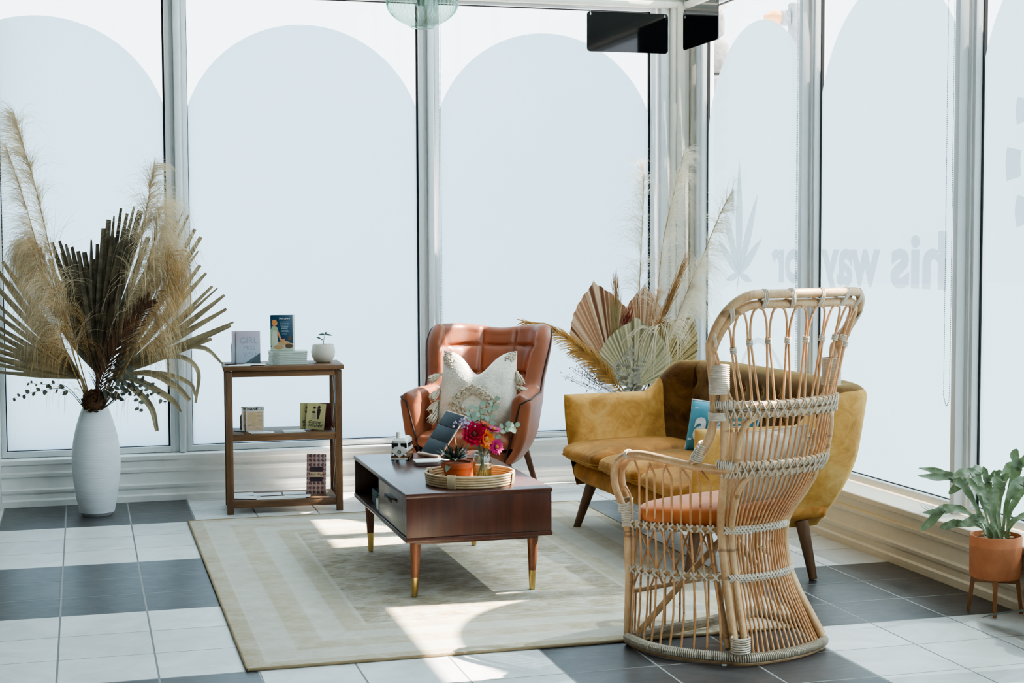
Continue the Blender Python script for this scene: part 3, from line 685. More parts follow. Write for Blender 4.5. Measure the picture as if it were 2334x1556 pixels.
# books inside the open side
teal = simple('teal_book_cover', rgb(44, 74, 78), 0.5, var=0.06)
def book(name, label, loc, w_, d_, h_, rz, cov, group=None):
    o = thing(name, label, 'book', loc, (0, 0, rz), group)
    MB().box((-w_ / 2, -d_ / 2, 0), (w_ / 2, d_ / 2, 0.0015), 0.0004).box((-w_ / 2, -d_ / 2, h_ - 0.0015), (w_ / 2, d_ / 2, h_), 0.0004).box((-w_ / 2, -d_ / 2, 0), (-w_ / 2 + 0.0015, d_ / 2, h_), 0.0004).build('cover', cov, o)
    MB().box((-w_ / 2 + 0.0015, -d_ / 2 + 0.002, 0.0015), (w_ / 2 - 0.002, d_ / 2 - 0.002, h_ - 0.0015), 0).build('pages', page, o)
    return o
for i in range(4):
    book('teal_book', 'teal book, %s of the stack inside the coffee table' % ['lowest', 'second from the bottom', 'third from the bottom', 'topmost'][i], (1.425, 7.13, TZ0 + 0.0205 + i * 0.0165), 0.20, 0.145, 0.016, rnd.uniform(-.01, .01), teal, 'teal books inside the coffee table')
for i in range(3):
    book('pale_book', 'pale cream book, %s of the stack beside the drawer inside the coffee table' % ['lowest', 'middle one', 'topmost'][i], (1.405, 6.94, TZ0 + 0.0205 + i * 0.0165), 0.20, 0.11, 0.016, rnd.uniform(-.02, .02), page, 'pale books inside the coffee table')
# ------------------------------------------------------------------ things on the coffee table
T0 = TZ + 0.0004
# --- little ceramic camper van
vw = thing('toy_van', 'white and brown ceramic camper van ornament on the far left of the coffee table', 'ornament', (1.487, 7.262, T0), (0, 0, math.radians(-22)))
wht = simple('white_glazed_ceramic', rgb(226, 222, 214), 0.2, var=0.03, coat=0.4); brn = simple('brown_glazed_ceramic', rgb(128, 92, 60), 0.3, var=0.3, vscale=40, coat=0.3); blk = simple('black_glaze', rgb(18, 16, 16), 0.2)
def van_section(y, w_, z0_, z1_, nose):
    pass
def van_body(z_lo, z_hi, grow=0.0):
    """rounded bus body; front is -y"""
    def fn(u, v):
        a = 2 * PI * u; ca, sa = math.cos(a), math.sin(a)
        ex = 0.28; x = math.copysign(abs(ca) ** ex, ca) * (0.043 + grow); y = math.copysign(abs(sa) ** ex, sa) * (0.078 + grow)
        z = z_lo + (z_hi - z_lo) * v
        k = 1 - 0.10 * sstep(0.05, 0.098, z); top = 1 - 0.22 * sstep(0.098, 0.110, z) ** 2
        x *= k * top; y *= (1 - 0.05 * sstep(0.05, 0.11, z)) * top
        if z < 0.02: x *= 0.97
        return (x, y, z)
    b = MB(); b.grid(fn, 56, 16, wrapu=True)
    n = 16; b.f.append(tuple(i * n + n - 1 for i in range(56))); b.f.append(tuple(i * n for i in range(56))[::-1]); b.mi += [0, 0]
    return b
van_body(0.010, 0.052).build('lower_body', brn, vw)
van_body(0.052, 0.112, 0.0008).build('upper_body', wht, vw)
b = MB()
for sx in (-1, 1):
    b.box((sx * 0.0205 - 0.0155, -0.0775, 0.064), (sx * 0.0205 + 0.0155, -0.0715, 0.090), 0.003, Matrix.Identity(4))
    for q in range(4):
        y = -0.048 + q * 0.0315
        b.box((sx * 0.0405 - 0.002, y - 0.012, 0.066), (sx * 0.0405 + 0.002, y + 0.012, 0.088), 0.0015)
b.build('windows', blk, vw)
b = MB(); b.raw([(-.041, -.0792, .056), (.041, -.0792, .056), (.041, -.0796, .050), (0, -.0800, .020), (-.041, -.0796, .050)], [(0, 1, 2, 3, 4)]).build('front_panel', wht, vw, smooth=False)
M_ = Matrix.Translation((0, -0.0803, 0.047)) @ FRONT
b = MB(); b.tube([(0.0085 * math.cos(2 * PI * k / 20), -0.0808, 0.047 + 0.0085 * math.sin(2 * PI * k / 20)) for k in range(20)], 0.0009, 6, closed=True)
b.tube([(-.004, -.0808, .054), (0, -.0808, .0475), (.004, -.0808, .054)], .0007, 5).tube([(-.007, -.0808, .050), (-.0035, -.0808, .040), (0, -.0808, .0468), (.0035, -.0808, .040), (.007, -.0808, .050)], .0007, 5).build('emblem', simple('bronze_emblem', rgb(86, 70, 48), 0.4, metal=0.5), vw)
for sx in (-1, 1): MB().ball((sx * 0.029, -0.0785, 0.032), 0.006, 12).build('headlight', wht, vw)
for (x, y) in ((-.036, -.05), (.036, -.05), (-.036, .05), (.036, .05)):
    MB().tube([(x - .008, y, .0135), (x + .008, y, .0135)], .0135, 18).build('wheel', blk, vw)
MB().box((-.040, -.083, .008), (.040, -.076, .016), .002).build('bumper', wht, vw)
MB().tube([(-0.012, -0.045, 0.108), (-0.012, -0.045, 0.140)], 0.0085, 16).build('chimney_spout', wht, vw)
# --- tablet in a dark case leaning on its folded stand
tbk = thing('tablet', 'tablet with dark slate folio cover propped up on the coffee table', 'tablet', (1.632, 7.29, T0))
slate = simple('dark_slate_leatherette', rgb(34, 45, 52), 0.5, var=0.06, bump=0.15, bscale=300); rose = simple('rose_gold_metal', rgb(214, 180, 160), 0.35, metal=0.5)
ez_ = Vector((0.58, 0.127, 0.805)).normalized(); ex_ = Vector((0.37, -0.93, 0)).normalized(); ex_ = (ex_ - ez_ * ex_.dot(ez_)).normalized(); ey_ = ez_.cross(ex_)
Mt = Matrix(((ex_.x, ey_.x, ez_.x, 0), (ex_.y, ey_.y, ez_.y, 0), (ex_.z, ey_.z, ez_.z, 0.014), (0, 0, 0, 1)))
b = MB()
for k in range(3): b.box((-0.085, -0.004, 0.004 + k * 0.0795), (0.085, 0.0, 0.0815 + k * 0.0795), 0.0015, Mt)
b.build('folio_cover', slate, tbk)
MB().box((-0.087, 0.0002, 0.0), (0.087, 0.0075, 0.246), 0.003, Mt).build('tablet_body', rose, tbk)
Mb = Matrix.Translation((0, 0, 0))
p0 = Mt @ Vector((-0.085, -0.004, 0.0)); p1 = Mt @ Vector((0.085, -0.004, 0.0))
b = MB(); b.tube([Vector((-0.006, 0, 0.0108)) + Vector((0.37, -0.93, 0)) * q for q in (-0.09, 0.09)], .0105, 12).build('folded_hinge', rose, tbk)
MB().tube([Mt @ Vector((0.06, 0.009, 0.15)), (0.135, -0.03, 0.003)], 0.0022, 8).build('prop_leg', rose, tbk)
# --- white box / booklet beside it
o = thing('white_box', 'thin white box lying between the tablet and the rattan tray', 'box', (1.592, 7.055, T0), (0, 0, math.radians(-3)))
MB().box((-.085, -.05, 0.0), (.085, .05, .016), 0.001).build('box_base', simple('grey_card_box', rgb(120, 104, 100), 0.5), o)
MB().box((-.088, -.053, .016), (.088, .053, .021), 0.001).build('box_lid', paper, o)
# --- rattan tray
rat = simple('pale_tray_rattan', rgb(206, 178, 138), 0.5, var=0.14, vscale=30); ratw = simple('tray_rattan_wrap', rgb(212, 190, 156), 0.55, var=0.12, bump=0.5, bscale=150)
TC = Vector((1.62, 6.445, T0))
tr = thing('rattan_tray', 'round pale rattan tray with low coiled sides on the coffee table', 'tray', TC)
R_ = 0.192
for k in range(5):
    MB().tube([((R_ - 0.004 + 0.0015 * k) * math.cos(2 * PI * i / 64), (R_ - 0.004 + 0.0015 * k) * 0.98 * math.sin(2 * PI * i / 64), 0.006 + k * 0.0108) for i in range(64)], 0.0058, 8, closed=True).build('coil', rat, tr)
MB().lathe([(0, 0.001), (R_ - 0.006, 0.001), (R_ - 0.006, 0.006), (0, 0.006)], 64, cap=False).build('base', wood('tray_base_rattan', rgb(176, 120, 70), rgb(210, 158, 104), 0, 8, 0.5), tr)
for a0 in (-2.22, -0.55, 0.92, 2.55):
    b = MB()
    for q in range(9):
        a = a0 + (q - 4) * 0.022
        pts = [((R_ + dr) * math.cos(a), (R_ + dr) * 0.98 * math.sin(a), z) for dr, z in ((0.004, 0.001), (0.0065, 0.012), (0.0085, 0.030), (0.0105, 0.050), (0.006, 0.0575), (-0.002, 0.0565), (-0.006, 0.048), (-0.0085, 0.030), (-0.0105, 0.010))]
        b.tube(pts, 0.0022, 6)
    b.build('wrapped_binding', ratw, tr)
TB = T0 + 0.0062
# --- terracotta pots
terra = simple('terracotta_clay', rgb(178, 96, 62), 0.75, var=0.14, vscale=16, bump=0.1)
def pot(name, label, loc, R, H):
    o = thing(name, label, 'pot', loc)
    MB().lathe([(0, 0), (R * .70, 0), (R * .86, H * .70), (R * .88, H * .72), (R * .98, H * .72), (R, H * .75), (R, H * .98), (R * .98, H), (R * .90, H), (R * .86, H * .9), (R * .6, H * .85)], 40, cap=False).build('pot', terra, o)
    MB().lathe([(0, H * .88), (R * .88, H * .86)], 24, cap=False).build('soil', simple('dark_soil', rgb(52, 42, 34), 0.95), o)
    return o
P1 = pot('potted_succulent', 'terracotta pot with a dark spiky succulent in the tray', (1.568, 6.465, TB), 0.070, 0.086); P1['category'] = 'potted plant'
succ = simple('dark_succulent_green', rgb(44, 58, 48), 0.5, var=0.25, vscale=40, trans=0.1); succ2 = simple('grey_succulent_leaf', rgb(128, 142, 124), 0.5, var=0.15, trans=0.1)
for k in range(46):
    a = rnd.uniform(0, 2 * PI); el = rnd.uniform(0.15, 1.45); L = rnd.uniform(0.06, 0.092) * (1.0 if el > .4 else .85)
    d = Vector((math.cos(a) * math.cos(el), math.sin(a) * math.cos(el), math.sin(el)))
    base = Vector((-0.012, 0, 0.082)) + Vector((math.cos(a), math.sin(a), 0)) * 0.014 + Vector((0, 0, 0.012))
    q = MB(); leaf_blade(q, base, base + d * L, 0.016 if k < 36 else 0.026, (0, 0, 1) if el < 1.2 else (1, 0, 0), 6, 0.35, prof=lambda s: (0.6 + 0.4 * math.sin(PI * s)) * (1 - s ** 3) + .02)
    q.build('leaf', succ if k < 36 else succ2, P1)
for k in range(5):
    a = (-2.7, -2.2, -1.75, -2.45, .4)[k]; d = Vector((math.cos(a), math.sin(a), (-.1, -.45, .1, .35, .1)[k])); base = Vector((-0.012, 0, 0.094)) + d * 0.03
    q = MB(); leaf_blade(q, base, base + d * 0.062, 0.03, (0, 0, 1), 6, 0.25, droop=0.12); q.build('leaf', succ2, P1)
P2 = pot('terracotta_pot', 'small empty terracotta pot at the back of the tray between the succulent and the jar', (1.640, 6.568, TB), 0.042, 0.082)
o = MB().box((-.016, -.004, 0), (.016, .004, .055), .001).build('plant_tag', paper, P2); o.location = (-0.02, 0.0, 0.072)
# --- mason jar with flowers
def glassy(name, col, rough=0.02, mixf=0.10):
    m = bpy.data.materials.new(name); g = NT(m)
    t = g.n('ShaderNodeBsdfTransparent'); t.inputs[0].default_value = col
    gl = g.n('ShaderNodeBsdfGlossy'); gl.inputs['Roughness'].default_value = rough
    lw = g.n('ShaderNodeLayerWeight'); lw.inputs[0].default_value = 0.35
    fac = g.math('MULTIPLY_ADD', g.math('POWER', lw.outputs['Facing'], 1.6), 0.6, mixf)
    mx = g.n('ShaderNodeMixShader'); g.t.links.new(fac, mx.inputs[0]); g.t.links.new(t.outputs[0], mx.inputs[1]); g.t.links.new(gl.outputs[0], mx.inputs[2]); g.end(mx.outputs[0]); return m
jg = glassy('clear_jar_glass', (0.86, 0.90, 0.88, 1), .02, .14); wg = glassy('flower_water', (0.90, 0.93, 0.86, 1), 0.02, 0.05)
JC = Vector((1.682, 6.462, TB))
jar = thing('glass_jar', 'clear glass jar half full of water holding flowers on the tray', 'jar', JC)
jp = [(0.0, 0.001), (0.036, 0.001), (0.041, 0.006), (0.042, 0.02), (0.042, 0.078), (0.040, 0.094), (0.034, 0.104), (0.0325, 0.108), (0.0355, 0.110), (0.0355, 0.115), (0.033, 0.117), (0.033, 0.128), (0.034, 0.131), (0.031, 0.132), (0.0305, 0.110), (0.037, 0.096), (0.0395, 0.078), (0.0395, 0.008), (0.0, 0.006)]
MB().lathe(jp, 48, cap=False).build('jar_glass', jg, jar)
MB().lathe([(0, 0.0065), (0.0388, 0.0085), (0.0388, 0.050), (0.0, 0.050)], 40, cap=False).build('water', wg, jar)
stemm = simple('green_flower_stem', rgb(112, 132, 84), 0.55, var=0.2, trans=0.15); euc = simple('eucalyptus_green', rgb(140, 164, 144), 0.6, var=0.14, trans=0.3); lfm = simple('broad_flower_leaf', rgb(86, 112, 78), 0.55, var=0.18, trans=0.25)
def bloom(o, c, nrm, layers, mat, cmat, cr):
    n_ = Vector(nrm).normalized(); a_ = n_.orthogonal().normalized(); b_ = n_.cross(a_); c = Vector(c)
    b = MB()
    for (cnt, L, wd, el, ph) in layers:
        for k in range(cnt):
            th = 2 * PI * k / cnt + ph + rnd.uniform(-.07, .07); d = (a_ * math.cos(th) + b_ * math.sin(th)); e = el + rnd.uniform(-.1, .1)
            dd = d * math.cos(e) + n_ * math.sin(e)
            leaf_blade(b, c + d * cr * 0.4, c + d * cr * 0.4 + dd * L * rnd.uniform(.9, 1.08), wd, n_, 5, 0.18, prof=lambda s: (0.35 + 0.65 * math.sin(PI * min(1, s * .85 + .08))) * (1 - s ** 8 * .75), droop=-0.06)
    b.build('petals', mat, o)
    b = MB(); b.ball(c + n_ * 0.003, cr, 12)
    for k in range(26):
        th = k * 2.4; r = cr * .95 * math.sqrt(k / 26); b.ball(c + a_ * r * math.cos(th) + b_ * r * math.sin(th) + n_ * (0.004 + 0.5 * math.sqrt(max(0, cr * cr - r * r))), cr * .17, 6)
    b.build('flower_centre', cmat, o)
def stem_to(o, tip, off, bend=(0, 0, 0), r=0.0019):
    base = Vector((off[0], off[1], 0.010)); tip = Vector(tip); nk = Vector((off[0] * -.25, off[1] * -.25 + 0.0, 0.115)) + Vector((tip.x, tip.y, 0)) * 0.12
    MB().tube(spline([base, nk, (nk + tip) / 2 + Vector(bend), tip], 6), r, 6).build('stem', stemm, o)
cam_dir = (Vector((0, 0, HC)) - JC).normalized()
ctr = simple('golden_flower_centre', rgb(196, 140, 60), 0.7, var=0.2); ctrd = simple('dark_flower_centre', rgb(96, 48, 28), 0.8, var=0.2)
FLW = [('crimson_zinnia', 'large crimson zinnia facing forward in the glass jar', (-0.044, -0.03, 0.208), (-.1, -.85, .35), [(14, .052, .030, .15, 0), (12, .042, .026, .5, .2), (9, .03, .02, .9, .4)], rgb(190, 22, 62), ctrd, .014),
       ('red_zinnia', 'dark red zinnia tilted back behind the crimson one in the glass jar', (-0.022, 0.03, 0.238), (0.1, -.25, .95), [(14, .046, .028, .2, 0), (10, .034, .02, .6, .3)], rgb(168, 40, 30), ctrd, .012),
       ('orange_zinnia', 'bright orange zinnia in the middle of the jar bouquet', (0.008, -0.035, 0.186), (.35, -.85, .2), [(13, .042, .024, .1, 0), (10, .032, .02, .5, .3)], rgb(232, 126, 40), ctr, .011),
       ('coral_zinnia', 'coral orange zinnia behind the orange one in the glass jar', (0.018, 0.02, 0.236), (.35, -.3, .8), [(13, .036, .022, .1, 0), (9, .026, .018, .5, .3)], rgb(220, 96, 56), ctrd, .010),
       ('magenta_zinnia', 'round magenta zinnia drooping low at the right of the jar', (0.056, -0.035, 0.150), (.25, -.95, .1), [(16, .032, .018, .05, 0), (14, .026, .016, .35, .2), (10, .018, .012, .8, .4)], rgb(206, 62, 138), ctr, .009),
       ('pink_zinnia', 'flat-topped pink zinnia at the upper right of the jar bouquet', (0.052, 0.0, 0.222), (.1, -.3, .95), [(15, .034, .018, .1, 0), (11, .024, .014, .4, .3)], rgb(214, 84, 142), ctr, .009)]
for i, (nm, lb, tip, nr, lay, col, cm, cr) in enumerate(FLW):
    o = thing(nm, lb, 'flower', JC)
    a = i * 1.05; stem_to(o, Vector(tip) - Vector(nr).normalized() * 0.006, (0.026 * math.cos(a), 0.026 * math.sin(a)), (0, 0, 0.006))
    bloom(o, tip, nr, lay, simple('petal_' + nm, col, 0.55, var=0.2, vscale=30, trans=0.35), cm, cr)
    if i in (0, 2):
        q = MB(); leaf_blade(q, (-0.012 + .02 * i, -.01, .13), (-0.05 + .05 * i, -.035, .165), .034, (0, -.6, .8), 7, .2, droop=.1); q.build('leaf', lfm, o)
def sprig(label, tip, off, leaves, nm='eucalyptus_sprig', mat=None, lw_=0.026, bend=(0, 0, .01)):
    o = thing(nm, label, 'eucalyptus', JC, group='eucalyptus sprigs in the glass jar')
    base = Vector((off[0], off[1], 0.012)); nk = Vector((tip[0] * .14, tip[1] * .14, 0.118)); tip = Vector(tip)
    pth = spline([base, nk, (nk + tip) / 2 + Vector(bend), tip], 8); MB().tube(pth, .0014, 6).build('stem', stemm, o)
    m0 = int(len(pth) * .5)
    for k in range(leaves):
        s = m0 + (len(pth) - 1 - m0) * k / max(1, leaves - 1); p = pth[int(s)]; t = (pth[min(len(pth) - 1, int(s) + 1)] - pth[int(s) - 1]).normalized()
        sd = t.cross(Vector((0, -.9, .3))).normalized() * (1 if k % 2 else -1); d = (sd + t * .5 + Vector((0, rnd.uniform(-.6, .3), 0))).normalized()
        q = MB(); leaf_blade(q, p, p + d * lw_ * 1.15 * rnd.uniform(.8, 1.15), lw_ * rnd.uniform(.8, 1), (rnd.uniform(-.4, .4), -.8, .5), 6, .1); q.build('leaf', mat or euc, o)
sprig('eucalyptus sprig rising upright at the left of the jar bouquet', (-0.045, 0.06, 0.310), (0.0, 0.015), 12)
sprig('eucalyptus sprig standing tallest at the right of the jar bouquet', (0.075, 0.07, 0.350), (0.01, 0.01), 10)
sprig('eucalyptus sprig arching out to the right of the jar bouquet', (0.165, 0.03, 0.225), (-0.02, 0.01), 11, bend=(0, 0, .05))
sprig('eucalyptus sprig in the middle behind the jar bouquet', (0.01, 0.08, 0.325), (0.02, -0.01), 12)
o = thing('lilac_flower_spray', 'spray of tiny lilac flowers at the upper left of the jar bouquet', 'flower', JC)
MB().tube(spline([(0, .01, .012), (-.008, .01, .118), (-.06, .01, .20), (-.088, 0, .265)], 8), .0014, 6).build('stem', stemm, o)
b = MB()
for k in range(70):
    p = Vector((-.082, -.002, .254)) + Vector((rnd.gauss(0, .018), rnd.gauss(0, .014), rnd.gauss(0, .014) - .004)); b.ball(p, rnd.uniform(.003, .006), 6)
b.build('blossom', simple('lilac_petals', rgb(178, 164, 198), 0.7, var=0.15), o)
# ------------------------------------------------------------------ upholstered shells
def resample(pts, n):
    P = [Vector(p) for p in pts]; L = [0]
    for a, b in zip(P, P[1:]): L.append(L[-1] + (b - a).length)
    out = []; j = 0
    for i in range(n):
        t = L[-1] * i / (n - 1)
        while j < len(L) - 2 and L[j + 1] < t: j += 1
        f = (t - L[j]) / max(1e-9, L[j + 1] - L[j]); out.append(P[j].lerp(P[j + 1], f))
    return out, L[-1]
def shell(plan, ncol, h, zb, zi, off, th, rnd_end, tuft=None, nin=34, nout=18, nrim=9):
    """U-shaped upholstered wall. plan = outer foot line, h(p) = rim height, off(n, z) = outward push, th(p, z) = thickness"""
    P, L = resample(spline([(x, y, 0) for x, y in plan], 14), ncol)
    vs = []; rim = []; N = []
    for i, p in enumerate(P):
        t = (P[min(ncol - 1, i + 1)] - P[max(0, i - 1)]).normalized(); N.append(Vector((-t.y, t.x, 0)))
    if N[ncol // 2].y < 0: N = [-n for n in N]
    def pt(i, z, inner):
        p = P[i]; n = N[i]; d = min(i, ncol - 1 - i) / (ncol - 1) * L
        e = math.sqrt(max(0.0, 1 - (1 - min(1, d / rnd_end)) ** 2)) if rnd_end else 1
        T = th(p, z); o = off(n, z)
        if inner: k = -T / 2 - T / 2 * e
        else: k = -T / 2 + T / 2 * e
        q = p + o + n * k
        if inner and tuft: q = q - n * tuft(i / (ncol - 1) * L - L / 2, z, p) * -1
        return Vector((q.x, q.y, z))
    for i in range(ncol):
        H = h(P[i]); T = th(P[i], H); r = min(T / 2 * 0.98, 0.06); col = []
        for k in range(nout): col.append(pt(i, zb + (H - r - zb) * k / (nout - 1), False))
        a = pt(i, H - r, False); b = pt(i, H - r, True); c = (a + b) / 2
        for k in range(1, nrim + 1):
            an = PI * k / (nrim + 1); q = c + (a - c) * math.cos(an); q.z = H - r + r * math.sin(an); col.append(q)
        for k in range(nin): col.append(pt(i, H - r + (zi - H + r) * k / (nin - 1), True))
        vs += col; rim.append((a + (Vector((0, 0, r)) * 0.45 + (c - a) * 0.08), col[0], a))
    m = nout + nrim + nin; fs = []
    for i in range(ncol - 1):
        for k in range(m - 1): fs.append((i * m + k, i * m + k + 1, (i + 1) * m + k + 1, (i + 1) * m + k))
    for i in (0, ncol - 1):
        for k in range(m // 2):
            a, b, c, d = i * m + k, i * m + k + 1, i * m + m - 2 - k, i * m + m - 1 - k
            if len({a, b, c, d}) == 4: fs.append((a, b, c, d))
    return MB().raw(vs, fs), rim, vs, m
def spow(v, e): return math.copysign(abs(v) ** e, v)
def cushion(mb, c, w_, d_, h_, e1=0.45, e2=0.22, nu=48, nv=20, puff=0.0, M=None, mi=0):
    def fn(u, v):
        a = 2 * PI * u; b = -PI / 2 + PI * v
        x = spow(math.cos(a), e2) * spow(math.cos(b), e1); y = spow(math.sin(a), e2) * spow(math.cos(b), e1); z = spow(math.sin(b), e1 * 1.3)
        z *= 1 + puff * max(0, 1 - x * x) * max(0, 1 - y * y)
        return (c[0] + x * w_ / 2, c[1] + y * d_ / 2, c[2] + z * h_ / 2)
    return mb.grid(fn, nu, nv, wrapu=True, M=M, mi=mi)
def tapered_leg(top, bot, r0, r1, mat, parent, name='leg'):
    return MB().tube([bot, top], [r1, r0], 18).build(name, mat, parent)

def velvet(name, deep, mid, lite):
    m = bpy.data.materials.new(name); g = NT(m)
    n1 = g.noise(g.coord((1, 1, 1)), 7, 6, 0.7, 1.6); n2 = g.noise(g.coord((1, 1, 1)), 2.2, 4, 0.6, 0.8)
    f = g.math('ADD', g.math('MULTIPLY', n1, 0.5), g.math('MULTIPLY', n2, 0.5))
    col = g.ramp(f, [(0.36, deep), (0.52, mid), (0.66, lite)])
    g.end(g.principled(col, 0.75, 0, g.bump(g.noise(g.coord((1, 1, 1)), 160, 2), 0.15, 0.003), Sheen_Weight=0.75, Sheen_Roughness=0.35, Sheen_Tint=rgb(255, 214, 140), Specular_IOR_Level=0.2)); return m

# ------------------------------------------------------------------ tan leather wing chair
leather = simple('tan_leather', rgb(148, 86, 58), 0.40, var=0.10, vscale=6, bump=0.12, bscale=140, spec=0.45)
piping = simple('dark_leather_piping', rgb(52, 30, 24), 0.5); wleg = wood('walnut_chair_leg', rgb(84, 50, 32), rgb(122, 76, 48), 2, 3, 0.4, 0.05)
ac = thing('armchair', 'tan leather tufted wing armchair with dark piping facing the coffee table', 'armchair', (2.18, 8.43, 0), (0, 0, math.radians(-31)))
plan = [(-.330, -.33), (-.322, -.14), (-.302, .04), (-.278, .17), (-.225, .26), (-.11, .295), (0, .30), (.11, .295), (.225, .26), (.278, .17), (.302, .04), (.322, -.14), (.330, -.33)]
def ah(p):
    k = sstep(.03, .19, p.y)
    return (0.700 + 0.014 * sstep(-.33, -.1, p.y)) * (1 - k) + (1.058 - 0.032 * math.exp(-(p.x / .16) ** 2)) * k
def aoff(n, z):
    t = max(0, (z - .33) / .72); tuck = max(0, 1 - (z - .31) / .17)
    ax = .052 * min(1, (z - .30) / .34) + .048 * sstep(.66, 1.0, z) - .055 * tuck ** 2
    return Vector((n.x * ax, n.y * (.235 * t - .05 * tuck ** 2), 0))
def ath(p, z): return 0.085 + 0.025 * sstep(.35, .6, z) * (1 - sstep(.8, 1.06, z))
def atuft(s, z, p):
    if p.y < 0.12: return 0.0
    d = 0
    for sx in (-.30, -.10, .10, .30): d = max(d, math.exp(-((s - sx) / .011) ** 2))
    for zz in (.60, .765, .925): d = max(d, 0.8 * math.exp(-((z - zz) / .010) ** 2))
    cx = abs(((s + .10) / .20) % 1 - .5) * 2; cz = abs(((z - .60) / .1625) % 1 - .5) * 2
    return .016 * d - .010 * (1 - cx ** 3) * (1 - cz ** 3)
sb, rim, vs_, m_ = shell(plan, 170, ah, .315, .40, aoff, ath, .05, atuft, nin=70)
sb.build('upholstered_shell', leather, ac, angle=60)
front0 = [rim[0][1] + (rim[0][2] - rim[0][1]) * k / 8 for k in range(9)]; front1 = [rim[-1][1] + (rim[-1][2] - rim[-1][1]) * k / 8 for k in range(9)]
pl = [Vector((q.x, q.y - .002, q.z)) for q in front0] + [r[0] for r in rim[2:-2]] + [Vector((q.x, q.y - .002, q.z)) for q in front1[::-1]]
MB().tube(pl, .0055, 8).build('piping', piping, ac)
b = MB(); cushion(b, (0, -.075, .432), .55, .60, .115, .5, .22, puff=.12); sc_ = b.build('seat_cushion', leather, ac)
b = MB(); cushion(b, (0, -.05, .350), .50, .54, .085, .35, .2); b.build('seat_base', leather, ac)
for (sx, sy) in ((-1, -1), (1, -1), (-1, 1), (1, 1)):
    tapered_leg((sx * .22, sy * .20, .325), (sx * .29, sy * .29, .004), .020, .011, wleg, ac)

# --- cream boucle pillow with tassels
def boucle(name, c, c2, amt):
    m = bpy.data.materials.new(name); g = NT(m)
    v1 = g.n('ShaderNodeTexVoronoi'); g.put(v1.inputs['Vector'], g.coord()); v1.inputs['Scale'].default_value = 130
    n1 = g.noise(g.coord(), 60, 4, .6)
    h = g.math('ADD', g.math('MULTIPLY', v1.outputs[0], .8), n1)
    g.end(g.principled(g.ramp(n1, [(.3, c2), (.65, c)]), .95, 0, g.bump(h, amt, .006), Sheen_Weight=.3, Specular_IOR_Level=.15)); return m
pw = boucle('cream_woven_cotton', rgb(226, 218, 204), rgb(206, 196, 180), .35); pt_ = boucle('tufted_wool_loop', rgb(220, 206, 184), rgb(182, 162, 136), 1.0)
pil = thing('throw_pillow', 'cream tufted pillow with tassels propped in the leather armchair', 'pillow', (2.112, 8.25, 0.490), (math.radians(-17), 0, math.radians(-27)))
PS = 0.47
def pillow_pt(u, v, side, S, T, chop=0.0, pinch=0.05, Sz=None):
    Sz = Sz or S
    x = S / 2 * u * (1 - pinch * (1 - v * v)); z = Sz / 2 * v * (1 - pinch * (1 - u * u))
    t = T / 2 * (max(0, 1 - abs(u) ** 2.4) * max(0, 1 - abs(v) ** 2.4)) ** 0.55
    if chop:
        k = max(0, (v + .35) / 1.35) ** 1.3; z -= chop * math.exp(-(u / .42) ** 2) * k; x *= 1 - .10 * k; t *= 1 + .35 * k * math.exp(-(u / .5) ** 2)
    return Vector((x, side * t, z))
def pillow(mb, S, T, chop=0, n=40, M=None, pinch=.05, wob=0.0, Sz=None):
    for sd in (-1, 1):
        def fn(a, b):
            p = pillow_pt(a * 2 - 1, b * 2 - 1, sd, S, T, chop, pinch, Sz)
            if wob: p.y += sd * wob * noise.noise(p * 14) * (1 - abs(a * 2 - 1) ** 4) * (1 - abs(b * 2 - 1) ** 4)
            return p
        mb.grid(fn, n, n, M=M)
    return mb
ZUP = Matrix.Translation((0, 0, PS / 2 - .02))
pillow(MB(), PS, .20, .13, 44, ZUP, wob=.008).build('pillow_body', pw, pil, angle=80)
b = MB(); rr = random.Random(3)
def tuft_ring(cu, cv, r0, r1, cnt, half=1):
    for k in range(cnt):
        a = rr.uniform(0, 2 * PI); r = rr.uniform(r0, r1)
        q = max(abs(math.cos(a)) + abs(math.sin(a)), 1e-3); u = cu + r * math.cos(a) / q; v = cv + r * math.sin(a) / q * 1.05
        if abs(u) > .96 or abs(v) > .97: continue
        p = pillow_pt(u, v, -1, PS, .20, .13); b.ball((p.x, p.y - .004 + rr.uniform(-.003, .003), p.z + PS / 2 - .02), rr.uniform(.0055, .010), 6)
tuft_ring(-.02, -.38, .34, .66, 620)
b.build('tufted_diamond', pt_, pil)
for grp in (((-.86, .84), (-.80, .70)), ((.86, .86),)):
    b = MB()
    for (cu, cv) in grp:
        for k in range(60):
            u = max(-.97, min(.97, cu + rr.gauss(0, .07))); v = max(-.97, min(.97, cv + rr.gauss(0, .07))); p = pillow_pt(u, v, -1, PS, .20, .13)
            b.ball((p.x, p.y - .003, p.z + PS / 2 - .02), rr.uniform(.004, .008), 6)
    b.build('tufted_corner', pt_, pil)
tas = simple('cream_tassel_yarn', rgb(216, 200, 176), .9, var=.15, vscale=40, bump=.5, bscale=200)
def tassel(parent, p, d, L, n=46, spread=.28):
    p = Vector(p); d = Vector(d).normalized(); a = d.orthogonal().normalized(); c = d.cross(a); b = MB()
    b.ball(p + d * .010, .012, 8)
    for k in range(n):
        an = rr.uniform(0, 2 * PI); r = spread * math.sqrt(rr.random()); e = p + d * L * rr.uniform(.85, 1.05) + (a * math.cos(an) + c * math.sin(an)) * r * L
        b.tube([p + d * .008, (p + e) / 2 + (a * math.cos(an) + c * math.sin(an)) * r * L * .25, e], [.003, .0032, .0022], 4)
    return b.build('tassel', tas, parent)
